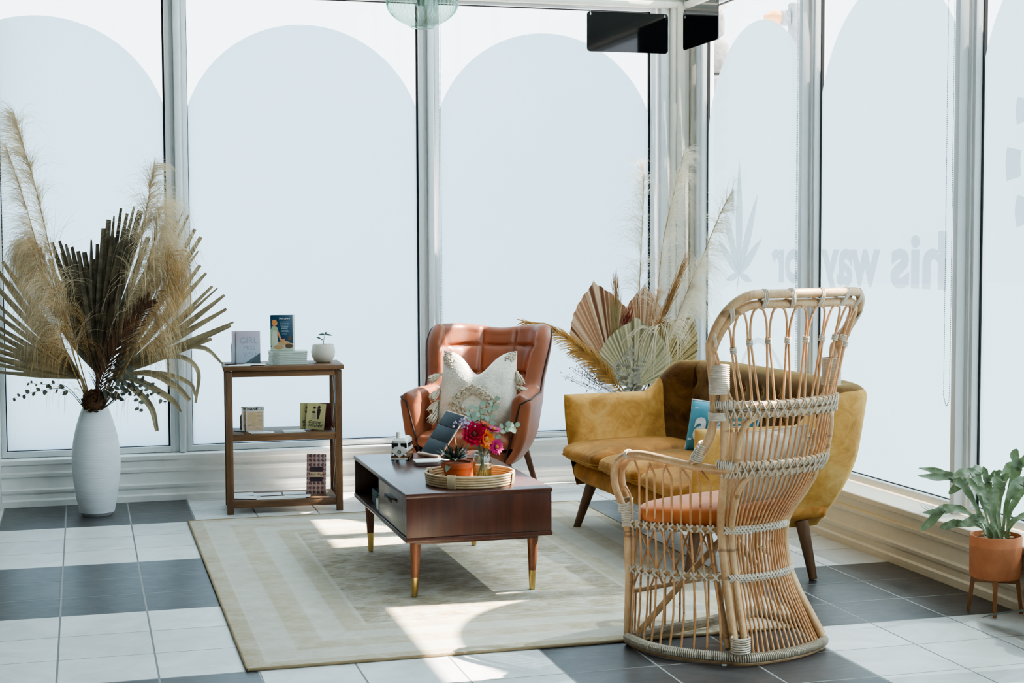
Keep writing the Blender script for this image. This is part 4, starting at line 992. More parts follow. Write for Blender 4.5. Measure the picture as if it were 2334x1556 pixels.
for (u, v, d) in ((-1, .42, (-.8, -.3, -.6)), (-1, .02, (-.5, -.5, -.8)), (-1, -.25, (-.35, -.6, -.85)), (-1, -.5, (-.3, -.6, -.8)), (1, .5, (.45, -.2, -.9)), (1, .12, (.9, -.3, -.5)), (1, -.2, (.5, -.5, -.8)), (1, -.5, (.4, -.5, -.8))):
    q = pillow_pt(u, v, -1, PS, .2, .13); tassel(pil, (q.x, q.y - .01, q.z + PS / 2 - .02), d, .085 if v > -.2 else .095)

# ------------------------------------------------------------------ mustard velvet sofa
gold = velvet('mustard_velvet', rgb(92, 56, 22), rgb(164, 104, 44), rgb(196, 144, 80))
sleg = wood('dark_sofa_leg', rgb(84, 56, 36), rgb(120, 84, 54), 2, 3, .45, .05)
so = thing('sofa', 'mustard velvet three-seat sofa with buttoned back along the window', 'sofa', (2.965, 7.04, 0), (0, 0, math.radians(-88)))
SXH = 0.99
plan = [(-.89, -.42), (-.905, -.20), (-.91, .05), (-.90, .24), (-.85, .35), (-.74, .395), (-.4, .41), (0, .415), (.4, .41), (.72, .395), (.83, .35), (.88, .24), (.89, .05), (.885, -.20), (.87, -.42)]
def sh_(p):
    k = sstep(.05, .27, p.y); return .705 * (1 - k) + (.885 - .012 * (abs(p.x) / .9) ** 4) * k
def soff(n, z):
    tuck = max(0, 1 - (z - .225) / .36)
    return Vector((n.x * (.035 * sstep(.4, .75, z) - .13 * tuck ** 2), n.y * (.10 * max(0, (z - .3) / .6) - .16 * tuck ** 2), 0))
def sth(p, z): return .115 + .055 * sstep(.1, .4, p.y)
def stuft(s, z, p):
    if p.y < .2: return 0.0
    d = 0
    for (bx, bz) in SBT: d = max(d, math.exp(-(((s - bx) ** 2 + (z - bz) ** 2) / .0011)))
    return .022 * d
SBT = [(-.76 + .19 * k, .765) for k in range(9)] + [(-.665 + .19 * k, .635) for k in range(8)]
sb, rim, vs_, m_ = shell(plan, 230, sh_, .225, .36, soff, sth, .075, stuft, nin=48)
P_, L_ = resample(spline([(x, y, 0) for x, y in plan], 14), 230)
goldb = velvet('shaded_mustard_velvet', rgb(60, 36, 14), rgb(108, 70, 28), rgb(140, 98, 48)); golda = velvet('lit_mustard_velvet', rgb(152, 104, 50), rgb(202, 150, 80), rgb(220, 178, 112))  # same velvet: shade of the back and light on the arms put into colour
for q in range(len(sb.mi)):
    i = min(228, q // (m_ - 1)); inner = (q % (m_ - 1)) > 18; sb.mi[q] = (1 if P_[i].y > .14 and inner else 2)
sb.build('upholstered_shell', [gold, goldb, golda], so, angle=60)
P_, L_ = resample(spline([(x, y, 0) for x, y in plan], 14), 230)
for (bx, bz) in SBT:
    i = min(range(230), key=lambda k: abs((k / 229 - .5) * L_ - bx)); p = P_[i]; T = sth(p, bz); o = soff(Vector((0, 1, 0)), bz)
    MB().ball((p.x, p.y + o.y - T + .020, bz), .0135, 12, sc=(1, .6, 1)).build('button', gold, so)
b = MB(); cushion(b, (0, -.065, .300), 1.66, .70, .15, .5, .16, 72, 16); b.build('seat_base', gold, so, angle=70)
pipg = simple('mustard_seam_piping', rgb(170, 122, 52), .8)
for k in range(3):
    cx = -.550 + .540 * k; wd = .55
    b = MB(); cushion(b, (cx, -.105, .405), wd, .73, .135, .62, .26, 64, 22, puff=.20); cu_ = b.build('seat_cushion', gold, so, angle=80)
    MB().tube([(cx + spow(math.cos(2 * PI * q / 72), .26) * wd * .5, -.105 + spow(math.sin(2 * PI * q / 72), .26) * .365, .392) for q in range(72)], .0035, 6, closed=True).build('piping', pipg, cu_)
for (sx, sy, bx, by) in ((-1, -1, -.68, -.415), (1, -1, .72, -.40), (-1, 1, -.72, .16), (1, 1, .865, .155)):
    tapered_leg((bx * .93, by * .82, .262), (bx, by, .004), .031, .0185, sleg, so)
tl = simple('turquoise_cotton', rgb(84, 150, 166), .85, var=.08, bump=.3, bscale=260); wp = simple('white_cotton_trim', rgb(232, 236, 236), .85, var=.03)
tp = thing('teal_pillow', 'turquoise pillow with white lettering leaning on the sofa back', 'pillow', (3.02, 6.95, .478), (math.radians(-14), 0, math.radians(-62)))
Mp = Matrix.Translation((0, 0, .125))
pillow(MB(), .44, .17, 0, 30, Mp, .06, Sz=.27).build('pillow_body', tl, tp, angle=80)
edge = [pillow_pt(u, v, 1, .44, .17, 0, .06, .27) for (u, v) in [(-1 + 2 * q / 10, 1) for q in range(10)] + [(1, 1 - 2 * q / 10) for q in range(10)] + [(1 - 2 * q / 10, -1) for q in range(10)] + [(-1, -1 + 2 * q / 10) for q in range(10)]]
MB().tube([Mp @ p for p in edge], .005, 8, closed=True).build('piping', wp, tp)
vs, fs = text_mesh('lake', .225, .006, 4, 'CENTER', .12); b = MB(); out = []
for (x, y, z) in vs:
    u = max(-.97, min(.97, x / .21)); v = max(-.95, min(.95, (y - .0) / .13)); q = pillow_pt(u, v, -1, .44, .17, 0, .06, .27); out.append((q.x, q.y - .003, q.z + .125))
b.raw(out, fs).build('lettering', wp, tp, smooth=False)
# ------------------------------------------------------------------ high-back rattan chair
def cane_mat(name, a, b_, c):
    m = bpy.data.materials.new(name); g = NT(m)
    n1 = g.noise(g.coord((1, 1, 1)), 9, 5, .6, .5); n2 = g.noise(g.coord((60, 60, 8)), 3, 3, .6)
    wv = g.n('ShaderNodeTexNoise'); g.put(wv.inputs['Vector'], g.coord((3, 3, 14))); wv.inputs['Scale'].default_value = 2.5
    f = g.math('ADD', g.math('MULTIPLY', n1, .6), g.math('MULTIPLY', n2, .4))
    col = g.ramp(f, [(.3, a), (.5, b_), (.7, c)])
    nodes_ = g.ramp(wv.outputs[0], [(.66, (0, 0, 0, 1)), (.70, (.55, .55, .55, 1))])
    col = g.mix(nodes_, col, rgb(112, 74, 44))
    g.end(g.principled(col, .36, 0, g.bump(n2, .12, .002), Specular_IOR_Level=.5)); return m
cane = cane_mat('pale_rattan_cane', rgb(170, 124, 82), rgb(200, 160, 116), rgb(218, 184, 144)); reed = cane_mat('thin_rattan_reed', rgb(176, 118, 74), rgb(206, 152, 104), rgb(222, 178, 132))
bind = simple('natural_rattan_binding', rgb(206, 192, 172), .55, var=.12, vscale=50, bump=.3, bscale=200)
CO = (2.335, 5.345, 0.0015); TH = math.radians(20)
rc = thing('rattan_chair', 'high-backed natural rattan armchair seen from behind, standing on the tiles by the rug', 'chair', CO, (0, 0, TH))
TAB = [(0.0, .231, .077, -.300), (.15, .190, .065, -.245), (.29, .166, .060, -.186), (.465, .168, .070, -.158), (.60, .220, .095, -.215), (.72, .264, .105, -.256), (.935, .286, .145, -.264), (1.14, .330, .140, -.286), (1.34, .402, .125, -.335)]
def prof_at(z):
    z = max(0, min(1.34, z)); i = 0
    while i < len(TAB) - 2 and TAB[i + 1][0] < z: i += 1
    a, b = TAB[i], TAB[i + 1]; p0 = TAB[max(0, i - 1)]; p3 = TAB[min(len(TAB) - 1, i + 2)]; t = (z - a[0]) / (b[0] - a[0]); out = []
    for k in (1, 2, 3):
        m0 = (b[k] - p0[k]) / (b[0] - p0[0]) * (b[0] - a[0]); m1 = (p3[k] - a[k]) / (p3[0] - a[0]) * (b[0] - a[0])
        out.append((2 * t ** 3 - 3 * t * t + 1) * a[k] + (t ** 3 - 2 * t * t + t) * m0 + (-2 * t ** 3 + 3 * t * t) * b[k] + (t ** 3 - t * t) * m1)
    return out
def BK(phi, z):
    W, D, y0 = prof_at(z); a = math.radians(phi); return Vector((W * math.sin(a), y0 - D * math.cos(a), z))
def FP(side, z): return Vector((side * (.345 - .010 * math.sin(PI * min(1, z / .5))), .150, z))
def SD(side, t, z):
    """side wall, t = 0 at the front post, 1 at the back post"""
    a = FP(side, z); b = BK(side * 90, z); p = a.lerp(b, t); p.x += side * (.022 + .050 * max(0, 1 - z / .42) ** 1.6) * math.sin(PI * t); return p
def helix(mb, path, r, pitch, wire=.0024, n=8):
    P, L = resample(path, max(4, int(sum((Vector(b) - Vector(a)).length for a, b in zip(path, path[1:])) / pitch * n)))
    N = len(P); pts = []; u = None
    for i in range(N):
        t = (P[min(N - 1, i + 1)] - P[max(0, i - 1)]).normalized()
        if u is None: u = t.orthogonal().normalized()
        u = (u - t * u.dot(t)).normalized(); w_ = t.cross(u); a = 2 * PI * i / n
        pts.append(P[i] + (u * math.cos(a) + w_ * math.sin(a)) * (r + wire * .5))
    return mb.tube(pts, wire, 4)
def ring_tie(mb, c, t, r, n=3, wire=.003, gap=.0062):
    c = Vector(c); t = Vector(t).normalized(); u = t.orthogonal().normalized(); w_ = t.cross(u)
    for k in range(n):
        o = c + t * (k - (n - 1) / 2) * gap
        mb.tube([o + (u * math.cos(2 * PI * q / 14) + w_ * math.sin(2 * PI * q / 14)) * r for q in range(14)], wire, 5, closed=True)
RC = .0165
# base ring (D-shaped, bound)
basep = [Vector((-.345, .150, 0)).lerp(Vector((.345, .150, 0)), k / 10) for k in range(11)] + [SD(1, k / 8, 0) for k in range(1, 8)] + [BK(p, 0) for p in range(90, -91, -6)] + [SD(-1, 1 - k / 8, 0) for k in range(1, 8)]
basep = [Vector((p.x, p.y, .028)) for p in basep]
MB().tube(basep, .0135, 10, closed=True).build('base_ring', cane, rc)
b = MB(); helix(b, basep + [basep[0]], .0145, .0078, .0034); b.build('base_binding', bind, rc)
MB().tube([Vector((p.x * 1.0, p.y, .010)) for p in basep], .0095, 8, closed=True).build('base_runner', cane, rc)
for (x, y) in ((-.25, -.28), (.25, -.28), (-.33, .14), (.33, .14)): MB().lathe([(0, -.0012), (.010, -.0012), (.010, .004), (0, .004)], 12, (x, y, 0), cap=False).build('glide', simple('white_plastic_glide', rgb(225, 225, 222), .4), rc)
# top loop: two parallel canes that come down as the back posts
def loopz(phi):
    k = max(0.0, (abs(math.sin(math.radians(phi))) * .345 - .205) / .14); return 1.337 - .185 * (1 - math.sqrt(max(0, 1 - min(1, k) ** 2)))
def loop_pts(dz, ins):
    out = []
    for p in [-90 + 3 * k for k in range(61)]:
        z = loopz(p) - dz; q = BK(p, z); n = Vector((-q.x, -(q.y), 0)).normalized(); out.append(q + n * ins)
    return out
lo_ = loop_pts(0.0, 0.0); li_ = loop_pts(.036, .012)
def outer_tail(s): return [BK(s * 90, z) for z in (1.06, .98)] + [Vector((s * .292, -.266, .91)), Vector((s * .290, -.250, .84)), Vector((s * .292, -.212, .775)), Vector((s * .296, -.160, .722))]
outer = outer_tail(-1)[::-1] + lo_ + outer_tail(1)
MB().tube(spline(outer, 3), RC, 12).build('back_loop', cane, rc)
def inner_tail(s): return [BK(s * 83, z) * .985 for z in ()] + [Vector((s * .280, -.302, 1.0)), Vector((s * .262, -.290, .80)), Vector((s * .226, -.248, .64)), Vector((s * .168, -.175, .48)), Vector((s * .164, -.200, .28)), Vector((s * .222, -.312, .045))]
li_ = [p for p in li_ if p.z > 1.07]
inner = inner_tail(-1)[::-1] + li_ + inner_tail(1)
MB().tube(spline(inner, 3), RC, 12).build('inner_back_loop', cane, rc)
# companion canes beside each back post
for s in (-1, 1):
    MB().tube(spline([(s * .196, -.338, .045), (s * .140, -.224, .28), (s * .140, -.200, .46), (s * .178, -.262, .59), BK(s * 50, .655), BK(s * 38, .69), BK(s * 28, .702)], 5), .0135, 10).build('brace_cane', cane, rc)
    MB().tube(spline([(s * .228, -.312, .70), (s * .232, -.326, .78), (s * .230, -.338, .835), BK(s * 48, .885), BK(s * 34, .912)], 5), .0125, 10).build('brace_cane', cane, rc)
# ties on the loop
for p in (-60, -34, -14, 6, 26, 46, 66, 84, -80):
    i = min(range(len(lo_)), key=lambda k: abs((-90 + 3 * k) - p)); a = lo_[i]; z = loopz(p) - .018; t = (lo_[min(len(lo_) - 1, i + 1)] - lo_[max(0, i - 1)])
    b = MB(); c = a + Vector((0, 0, -.018)); q = BK(p, loopz(p) - .036); n = Vector((-q.x, -q.y, 0)).normalized(); c2 = q + n * .012; cc = (a + c2) / 2; up_ = (a - c2).normalized(); t.normalize(); sd = t.cross(up_).normalized()
    for k in (-1, 0, 1):
        o = cc + t * k * .0068; b.tube([o + up_ * ((a - c2).length / 2 + .0165) * math.cos(2 * PI * q_ / 18) + sd * .0195 * math.sin(2 * PI * q_ / 18) for q_ in range(18)], .0034, 5, closed=True)
    b.build('loop_binding', bind, rc)
def rings(specs):
    b = MB()
    for o, ax, ay, tilt in specs: b.tube([Vector(o) + Vector((ax * math.cos(2 * PI * q / 16), ay * math.sin(2 * PI * q / 16), tilt * math.sin(2 * PI * q / 16))) for q in range(16)], .0037, 5, closed=True)
    b.build('post_binding', bind, rc)
for s in (-1, 1):
    rings([((s * .288, -.288, .985 + k * .0069), .034, .034, 0) for k in range(15)])
    rings([((s * .281, -.278, .890 + k * .0072), .034, .034, 0) for k in range(4)])
    if s < 0: rings([((s * .210, -.322, .05 + k * .0085), .036, .030, 0) for k in range(7)])
    rings([(Vector((s * .294, -.176, .738)).lerp(Vector((s * .291, -.218, .795)), k / 8), .021, .017, .010) for k in range(9)])
# arms: double canes curling down to the front post
for s in (-1, 1):
    for (dx, dz, nm) in ((0.004, 0, 'arm_cane'), (-.032, -.012, 'inner_arm_cane')):
        x = s * (.302 + dx)
        pts = [BK(s * 62, .708 + dz), (s * (.262 + dx * .5), -.275, .708 + dz), (s * (.300 + dx), -.14, .714 + dz), (s * (.328 + dx), -.02, .728 + dz), (s * (.342 + dx), .085, .732 + dz), (s * (.350 + dx), .165, .712 + dz * .5), (s * (.350 + dx), .212, .660), (s * (.347 + dx), .212, .600), (s * (.343 + dx), .185, .545), (s * (.340 + dx * .4), .156, .495)]
        MB().tube(spline(pts, 6), .0142, 12).build(nm, cane, rc)
    MB().tube([FP(s, .03), FP(s, .25), FP(s, .50)], .0142, 12).build('front_post', cane, rc)
    b = MB()
    for k in range(7): 
        o = FP(s, .455 + k * .0085); b.tube([o + Vector((.0185 * math.cos(2 * PI * q / 14), .019 * math.sin(2 * PI * q / 14), .004 * math.sin(4 * PI * q / 14))) for q in range(14)], .0042, 5, closed=True)
    for k in range(4):
        o = Vector((s * .340, .163, .520 + k * .008)); b.tube([o + Vector((.026 * math.cos(2 * PI * q / 14), .026 * math.sin(2 * PI * q / 14), .012 * math.cos(2 * PI * q / 14))) for q in range(14)], .0042, 5, closed=True)
    ring_tie(b, (s * .350, .135, .726), (0, 1, -.15), .0165, 3)
    b.build('arm_binding', bind, rc)
# bands around the back
def band(z, dz, name, x0=-86, x1=86, r=.0155):
    for k in (0, 1):
        MB().tube([BK(p, z - k * dz) for p in range(x0, x1 + 1, 4)], r - .002 * k, 10).build(name, cane, rc)
    b = MB(); N = 20; ph = [x0 + 8 + (x1 - x0 - 16) * k / N for k in range(N + 1)]
    def wrp(pa, pb):
        pts = []
        for q in range(13):
            t = q / 12; p = pa + (pb - pa) * t; zz = z + .014 - (dz + .028) * t; c = BK(p, zz); n = Vector((c.x * .5, c.y - .1, 0)).normalized()
            pts.append(c + n * (.0165 + .003 * math.sin(PI * t)))
        return pts
    for i in range(N):
        b.tube(wrp(ph[i], ph[i + 1]), .0028, 4); b.tube(wrp(ph[i + 1], ph[i]), .0028, 4)
        for w_ in (ph[i],):
            c = BK(w_, z); t = BK(w_ + 2, z) - BK(w_ - 2, z); ring_tie(b, c, t, .0172, 1, .0028)
            c = BK(w_, z - dz); ring_tie(b, c, t, .0152, 1, .0028)
    for s in (-1, 1):
        path = [BK(s * p, z) for p in (64, 68, 72, 76, 80, 84, 88)]; helix(b, path, .0165, .0066, .0034)
    b.build(name + '_binding', bind, rc)
band(.942, .032, 'upper_band'); band(.722, .032, 'arm_band')
# spindles of the back: one reed each from the base to the upper band
NS = 23
PH = [-66 + 132 * k / (NS - 1) for k in range(NS)]
for p in PH:
    MB().tube([BK(p * (1 if z > .3 else 1 + .12 * (1 - z / .3)), z) for z in (.03, .12, .22, .30, .40, .465, .54, .62, .70, .78, .86, .945)], .0046, 7).build('back_spindle', reed, rc)
# fan of paired reeds above the upper band
NP = 9
for k in range(NP):
    pn = -60 + 120 * k / (NP - 1); zt = loopz(pn) - .05; zn = .945 + (zt - .945) * .66
    node = BK(pn, zn)
    for s in (-1, 1):
        a = BK(pn * .92 + s * 3.4, .935); top = BK(pn + s * 7.2, loopz(pn + s * 7.2) - .046)
        off_ = Vector((math.cos(math.radians(pn)), math.sin(math.radians(pn)), 0)) * s * .005
        m1 = BK(pn + s * 1.4, zn + (zt - zn) * .55); m2 = BK(pn + s * 3.6, zn + (zt - zn) * .93)
        MB().tube([a] + spline([a.lerp(node + off_, .5), node + off_, m1, m2, top], 4), .0045, 7).build('fan_reed', reed, rc)
    b = MB(); ring_tie(b, node, BK(pn, zn + .02) - node, .0098, 4, .0028, .0056); b.build('fan_binding', bind, rc)
for s in (-1, 1):
    MB().tube(spline([BK(s * 80, 1.13), BK(s * 76, 1.08), BK(s * 70, 1.0), BK(s * 62, .94)], 4), .0045, 7).build('fan_reed', reed, rc)
# side walls
for s in (-1, 1):
    for k in range(10):
        t = .07 + .86 * k / 9; arc = (.16 if k % 2 else -.16) * .28
        topz = .700 - (.03 if k == 0 else 0); tt = t + arc
        pts = [SD(s, t, z) for z in (.03, .15, .29, .40, .465, .56)] + [SD(s, t, .635)]
        e = Vector((s * (.344 - .075 * t ** 1.5), SD(s, t, .6).y + (.022 if k % 2 else -.022), topz + .004))
        pts += [SD(s, t, .66).lerp(Vector((s * (.344 - .075 * t ** 1.5), SD(s, t, .66).y, .668)), .5), e]
        if k == 0: pts = [SD(s, t, z) for z in (.03, .15, .29, .40, .465, .53)] + [Vector((s * .342, .135, .575)), Vector((s * .342, .158, .600)), Vector((s * .342, .185, .585))]
        MB().tube(pts, .0043, 7).build('side_spindle', reed, rc)
# woven rows at seat and knee height
for (z, nm) in ((.465, 'seat_row'), (.29, 'lower_row')):
    path = [SD(-1, k / 8, z) for k in range(9)] + [BK(p, z) for p in range(-84, 85, 6)] + [SD(1, 1 - k / 8, z) for k in range(9)]
    MB().tube(path, .0075, 8).build(nm, cane, rc)
    for spots in ([SD(-1, .07 + .86 * k / 9, z) for k in range(10)], [SD(1, .07 + .86 * k / 9, z) for k in range(10)], [BK(p * (1 if z > .3 else 1.004), z) for p in PH]):
        b = MB()
        for c in spots:
            n = Vector((c.x, c.y * 1.5 if c.y < 0 else 0, 0)).normalized(); t = Vector((-n.y, n.x, 0))
            for sg in (-1, 1): b.tube([c + n * .009 + t * .012 * sg + Vector((0, 0, .013)), c + n * .015, c + n * .009 - t * .012 * sg - Vector((0, 0, .013))], .0042, 6)
            ring_tie(b, c, t, .0100, 1, .0034)
        b.build(nm + '_binding', bind, rc)
MB().tube([FP(-1, .455), FP(1, .455)], .0125, 10).build('front_rail', cane, rc)
MB().tube([FP(-1, .20), FP(1, .20)], .0095, 10).build('lower_front_rail', cane, rc)
# crossed struts below the seat
for (a, bb) in (((-.32, .11, .05), (.02, -.06, .44)), ((-.22, -.27, .05), (-.03, .05, .44)), ((.32, .11, .05), (-.02, -.06, .43)), ((.22, -.27, .05), (.03, .05, .43))):
    a = Vector(a); bb = Vector(bb); MB().tube(spline([a, a.lerp(bb, .5) + Vector((0, 0, .01)), a.lerp(bb, .85) + Vector((0, 0, .012)), bb], 4), .0125, 10).build('cross_strut', cane, rc)
for k in range(7):
    x = -.29 + .58 * k / 6
    for s in (-1, 1):
        MB().tube([(x, .150, .45), (max(-.32, min(.32, x + s * .13)), .152 + .003 * s, .205)], .0042, 6).build('front_lattice_reed', reed, rc)
for k in range(9):
    x = -.30 + .60 * k / 8; MB().tube([(x, .150, .20), (x * 1.02, .150, .03)], .0043, 6).build('front_spindle', reed, rc)
for k in range(7):
    y = -.15 + .28 * k / 6; hw = .165 + .15 * sstep(-.16, .12, y); MB().tube([(-hw, y, .448), (hw, y, .448)], .0085, 8).build('seat_slat', cane, rc)
# cushions on the rattan chair
orv = simple('rust_orange_velvet', rgb(196, 112, 58), .7, var=.12, vscale=9, sheen=.4, bump=.1, bscale=200)
cs = thing('seat_cushion', 'rust orange corduroy seat cushion on the rattan chair', 'cushion', (CO[0], CO[1], 0), (0, 0, TH))
def fn(u, v):
    a = 2 * PI * u; b_ = -PI / 2 + PI * v; cx = spow(math.cos(a), .55) * spow(math.cos(b_), .38); cy = spow(math.sin(a), .55) * spow(math.cos(b_), .38); y = .0 + cy * (.195 if cy > 0 else .165)
    return (cx * (.325 - .135 * sstep(.08, -.15, y)) , y, .501 + spow(math.sin(b_), .5) * .042 * (1 + .25 * (1 - cx * cx) * (1 - cy * cy)))
MB().grid(fn, 64, 24, wrapu=True).build('cushion_body', orv, cs, angle=80)
lin_ = simple('oatmeal_linen', rgb(206, 194, 174), .9, var=.06, bump=.35, bscale=240)
lp = thing('linen_pillow', 'oatmeal linen pillow behind the reeds of the rattan chair', 'pillow', (CO[0] + .1, CO[1] - .1, .557), (math.radians(12), 0, TH))
lp.location = Matrix.Translation(CO) @ Matrix.Rotation(TH, 4, 'Z') @ Vector((.045, -.165, .556))
pillow(MB(), .40, .12, .0, 30, Matrix.Translation((0, 0, .135)), .05, wob=.006, Sz=.29).build('pillow_body', lin_, lp, angle=80)
edge = [pillow_pt(u, v, 1, .40, .12, 0, .05, .29) for (u, v) in [(-1 + 2 * q / 10, 1) for q in range(10)] + [(1, 1 - 2 * q / 10) for q in range(10)] + [(1 - 2 * q / 10, -1) for q in range(10)] + [(-1, -1 + 2 * q / 10) for q in range(10)]]
MB().tube([Vector((p.x, p.y, p.z + .135)) for p in edge], .004, 8, closed=True).build('piping', lin_, lp)
# ------------------------------------------------------------------ dried arrangements
class Fast(MB): pass
CAMD = (Vector((0, 0, HC)) - Vector((1.5, 8.9, 1.0))).normalized()
def strand(mb, base, d, L, droop, w_=.0017, seg=5, curl=0.0, rr=rnd):
    p = Vector(base); d = Vector(d).normalized(); pts = [p.copy()]; g = Vector((0, 0, -1)); st = L / seg
    for k in range(seg):
        d = (d + g * droop * (0.6 + .5 * k) / seg + Vector((rr.gauss(0, curl), rr.gauss(0, curl), rr.gauss(0, curl)))).normalized()
        p = p + d * st; pts.append(p.copy())
    sd = (pts[-1] - pts[0]).cross(CAMD + Vector((rr.gauss(0, .5), rr.gauss(0, .3), rr.gauss(0, .5))))
    sd = sd.normalized() if sd.length > 1e-6 else Vector((1, 0, 0))
    mb.ribbon(pts, [w_ * (1 - .75 * k / seg) for k in range(seg + 1)], sd)
def pampas(label, stem, s0, n, L0, L1, side, mat, smat, group, spread=.5, droop=1.3, w_=.0018, wisp=.25, tipdir=None, curl=.05):
    """stem = world points root to tip; strands leave from fraction s0 up, biased towards 'side'"""
    base = Vector(stem[0]); o = thing('pampas_grass', label, 'dried grass', base, group=group)
    P = [Vector(p) - base for p in spline(stem, 10)]; N = len(P)
    MB().tube(P, [.0036 * (1 - .7 * k / (N - 1)) + .0006 for k in range(N)], 6).build('stem', smat, o)
    b = MB(); side = Vector(side); m = max(1, int(n / 16))
    for j in range(m):
        s = s0 + (1 - s0) * ((j + rnd.random()) / m) ** .9; f = (s - s0) / (1 - s0); L = (L0 * (1 - f) + L1 * f) * rnd.uniform(.6, 1.15)
        if rnd.random() < wisp: L *= .6
        dr = droop * rnd.uniform(.6, 1.4); sd = side * rnd.uniform(-.3, 1.25) + Vector((rnd.gauss(0, spread), rnd.gauss(0, spread), rnd.gauss(0, spread * .5))) * .8
        for k in range(16):
            q = max(0, min(.999, s + rnd.gauss(0, .012))); i = min(N - 2, int(q * (N - 1))); p = P[i].lerp(P[i + 1], q * (N - 1) - i); t = (P[i + 1] - P[i]).normalized()
            d = t * .75 + sd + Vector((rnd.gauss(0, .16), rnd.gauss(0, .16), rnd.gauss(0, .13)))
            strand(b, p, d, L * rnd.uniform(.45, 1.1), dr * rnd.uniform(.85, 1.2), w_ * rnd.uniform(.5, 1.2), 6, curl)
    b.build('plume', mat, o, smooth=False, fix=False)
    return o
pamp_gold = simple('golden_pampas', rgb(196, 158, 108), .9, var=.22, vscale=9, trans=.35); pamp_lt = simple('pale_pampas', rgb(226, 204, 168), .9, var=.18, vscale=9, trans=.4); pamp_w = simple('cream_pampas', rgb(240, 226, 202), .9, var=.08, vscale=9, trans=.3)
pstem = simple('dried_grass_stem', rgb(168, 134, 88), .7, var=.15)
# --- tall white vase
VA = Vector((0.056, 8.913, 0)); DA = (VA - Vector((0, 0, HC))).dot(fw)
va = thing('floor_vase', 'tall white ribbed ceramic floor vase by the left window', 'vase', VA)
vprof = [(0, .0), (.078, .0), (.084, .006)] + [(r + .0009 * math.sin(z * 420), z) for z, r in [(.02 + k * .006, 0) for k in range(99)] for r in [(.086 + .048 * math.sin(min(1, (z + .03) / .34) * PI / 2) if z < .31 else .134 - .066 * ((z - .31) / .31) ** 1.9)]] + [(.066, .620), (.058, .618), (.060, .56), (.085, .42)]
MB().lathe(vprof, 56, cap=False).build('vase_body', simple('matte_white_ceramic', rgb(220, 222, 224), .55, var=.04, vscale=5, stretch=(1, 1, 6)), va)
def A(px, py, dz=0.0): return at(px, py, DA + dz)
GA = 'dried stems in the tall white vase'
rootA = lambda dx=0, dy=0: VA + Vector((dx, dy, .60))
palm_dk = simple('dark_dried_palm', rgb(104, 92, 72), .65, var=.35, vscale=18, trans=.12); palm_lt = simple('grey_tan_dried_palm', rgb(150, 132, 102), .65, var=.25, vscale=14, trans=.2)
def fan(label, hub, tips, mat, wd=.022, stalk=None):
    hub = Vector(hub); o = thing('fan_palm_leaf', label, 'dried palm leaf', hub, group=GA)
    st = Vector(stalk) - hub if stalk is not None else Vector((0, 0, -.2))
    MB().tube([st, st * .5, Vector((0, 0, 0))], [.006, .006, .009], 8).build('stalk', mat, o)
    b = MB()
    for tp in tips:
        pts = [Vector(q) - hub for q in tp]
        if len(pts) == 1: pts = [pts[0] * .5 + Vector((rnd.gauss(0, .008), rnd.gauss(0, .01), rnd.gauss(0, .006))), pts[0]]
        P = spline([Vector((0, 0, 0))] + pts, 7); N = len(P); w0 = wd * rnd.uniform(.75, 1.2); tw = rnd.uniform(-.7, .7); cut = rnd.uniform(.25, .7); vs = []; fs = []
        for k, p in enumerate(P):
            t = (P[min(N - 1, k + 1)] - P[max(0, k - 1)]).normalized(); a = tw * (.3 + k / N); sd = t.cross(CAMD).normalized(); nn = sd.cross(t); sd2 = sd * math.cos(a) + nn * math.sin(a); n2 = t.cross(sd2)
            f = k / (N - 1); wk = w0 * (.35 + .65 * min(1, f / .35)) * (1 - (1 - cut) * max(0, (f - .55) / .45) ** 1.4) / 2
            vs += [p - sd2 * wk, p + n2 * wk * .55, p + sd2 * wk]
        for k in range(N - 1):
            q = 3 * k; fs += [(q, q + 1, q + 4, q + 3), (q + 1, q + 2, q + 5, q + 4)]
        b.raw(vs, fs)
    b.build('leaf_blades', mat, o, angle=25, fix=False)
    return o
fan('dark dried fan palm leaf standing upright in the middle of the tall vase', A(222, 850), [[A(*t)] for t in ((118, 552, -.08), (135, 548, .02), (150, 556, -.03), (164, 562, .04), (178, 572, -.05), (192, 574, .03), (208, 546, -.02), (222, 556, .05), (236, 520, 0), (248, 500, .04), (260, 492, -.03), (276, 474, .02), (290, 486, -.04), (306, 470, .05), (320, 480, 0), (100, 640, -.06), (118, 690, -.08), (138, 640, -.05), (132, 740, -.1), (345, 640, -.06), (200, 600, .06), (240, 590, .07), (170, 620, .06), (290, 560, .08), (330, 500, -.02))], palm_dk, .043, rootA(0, .01))
fan('second dark dried fan palm leaf behind the upright one in the tall vase', A(226, 862, .06), [[A(*t)] for t in ((112, 590, .10), (140, 575, .12), (170, 600, .1), (196, 610, .12), (214, 590, .1), (238, 560, .12), (262, 540, .1), (288, 520, .12), (312, 510, .1), (338, 540, .12), (352, 580, .1))], palm_dk, .043, rootA(0, .02))
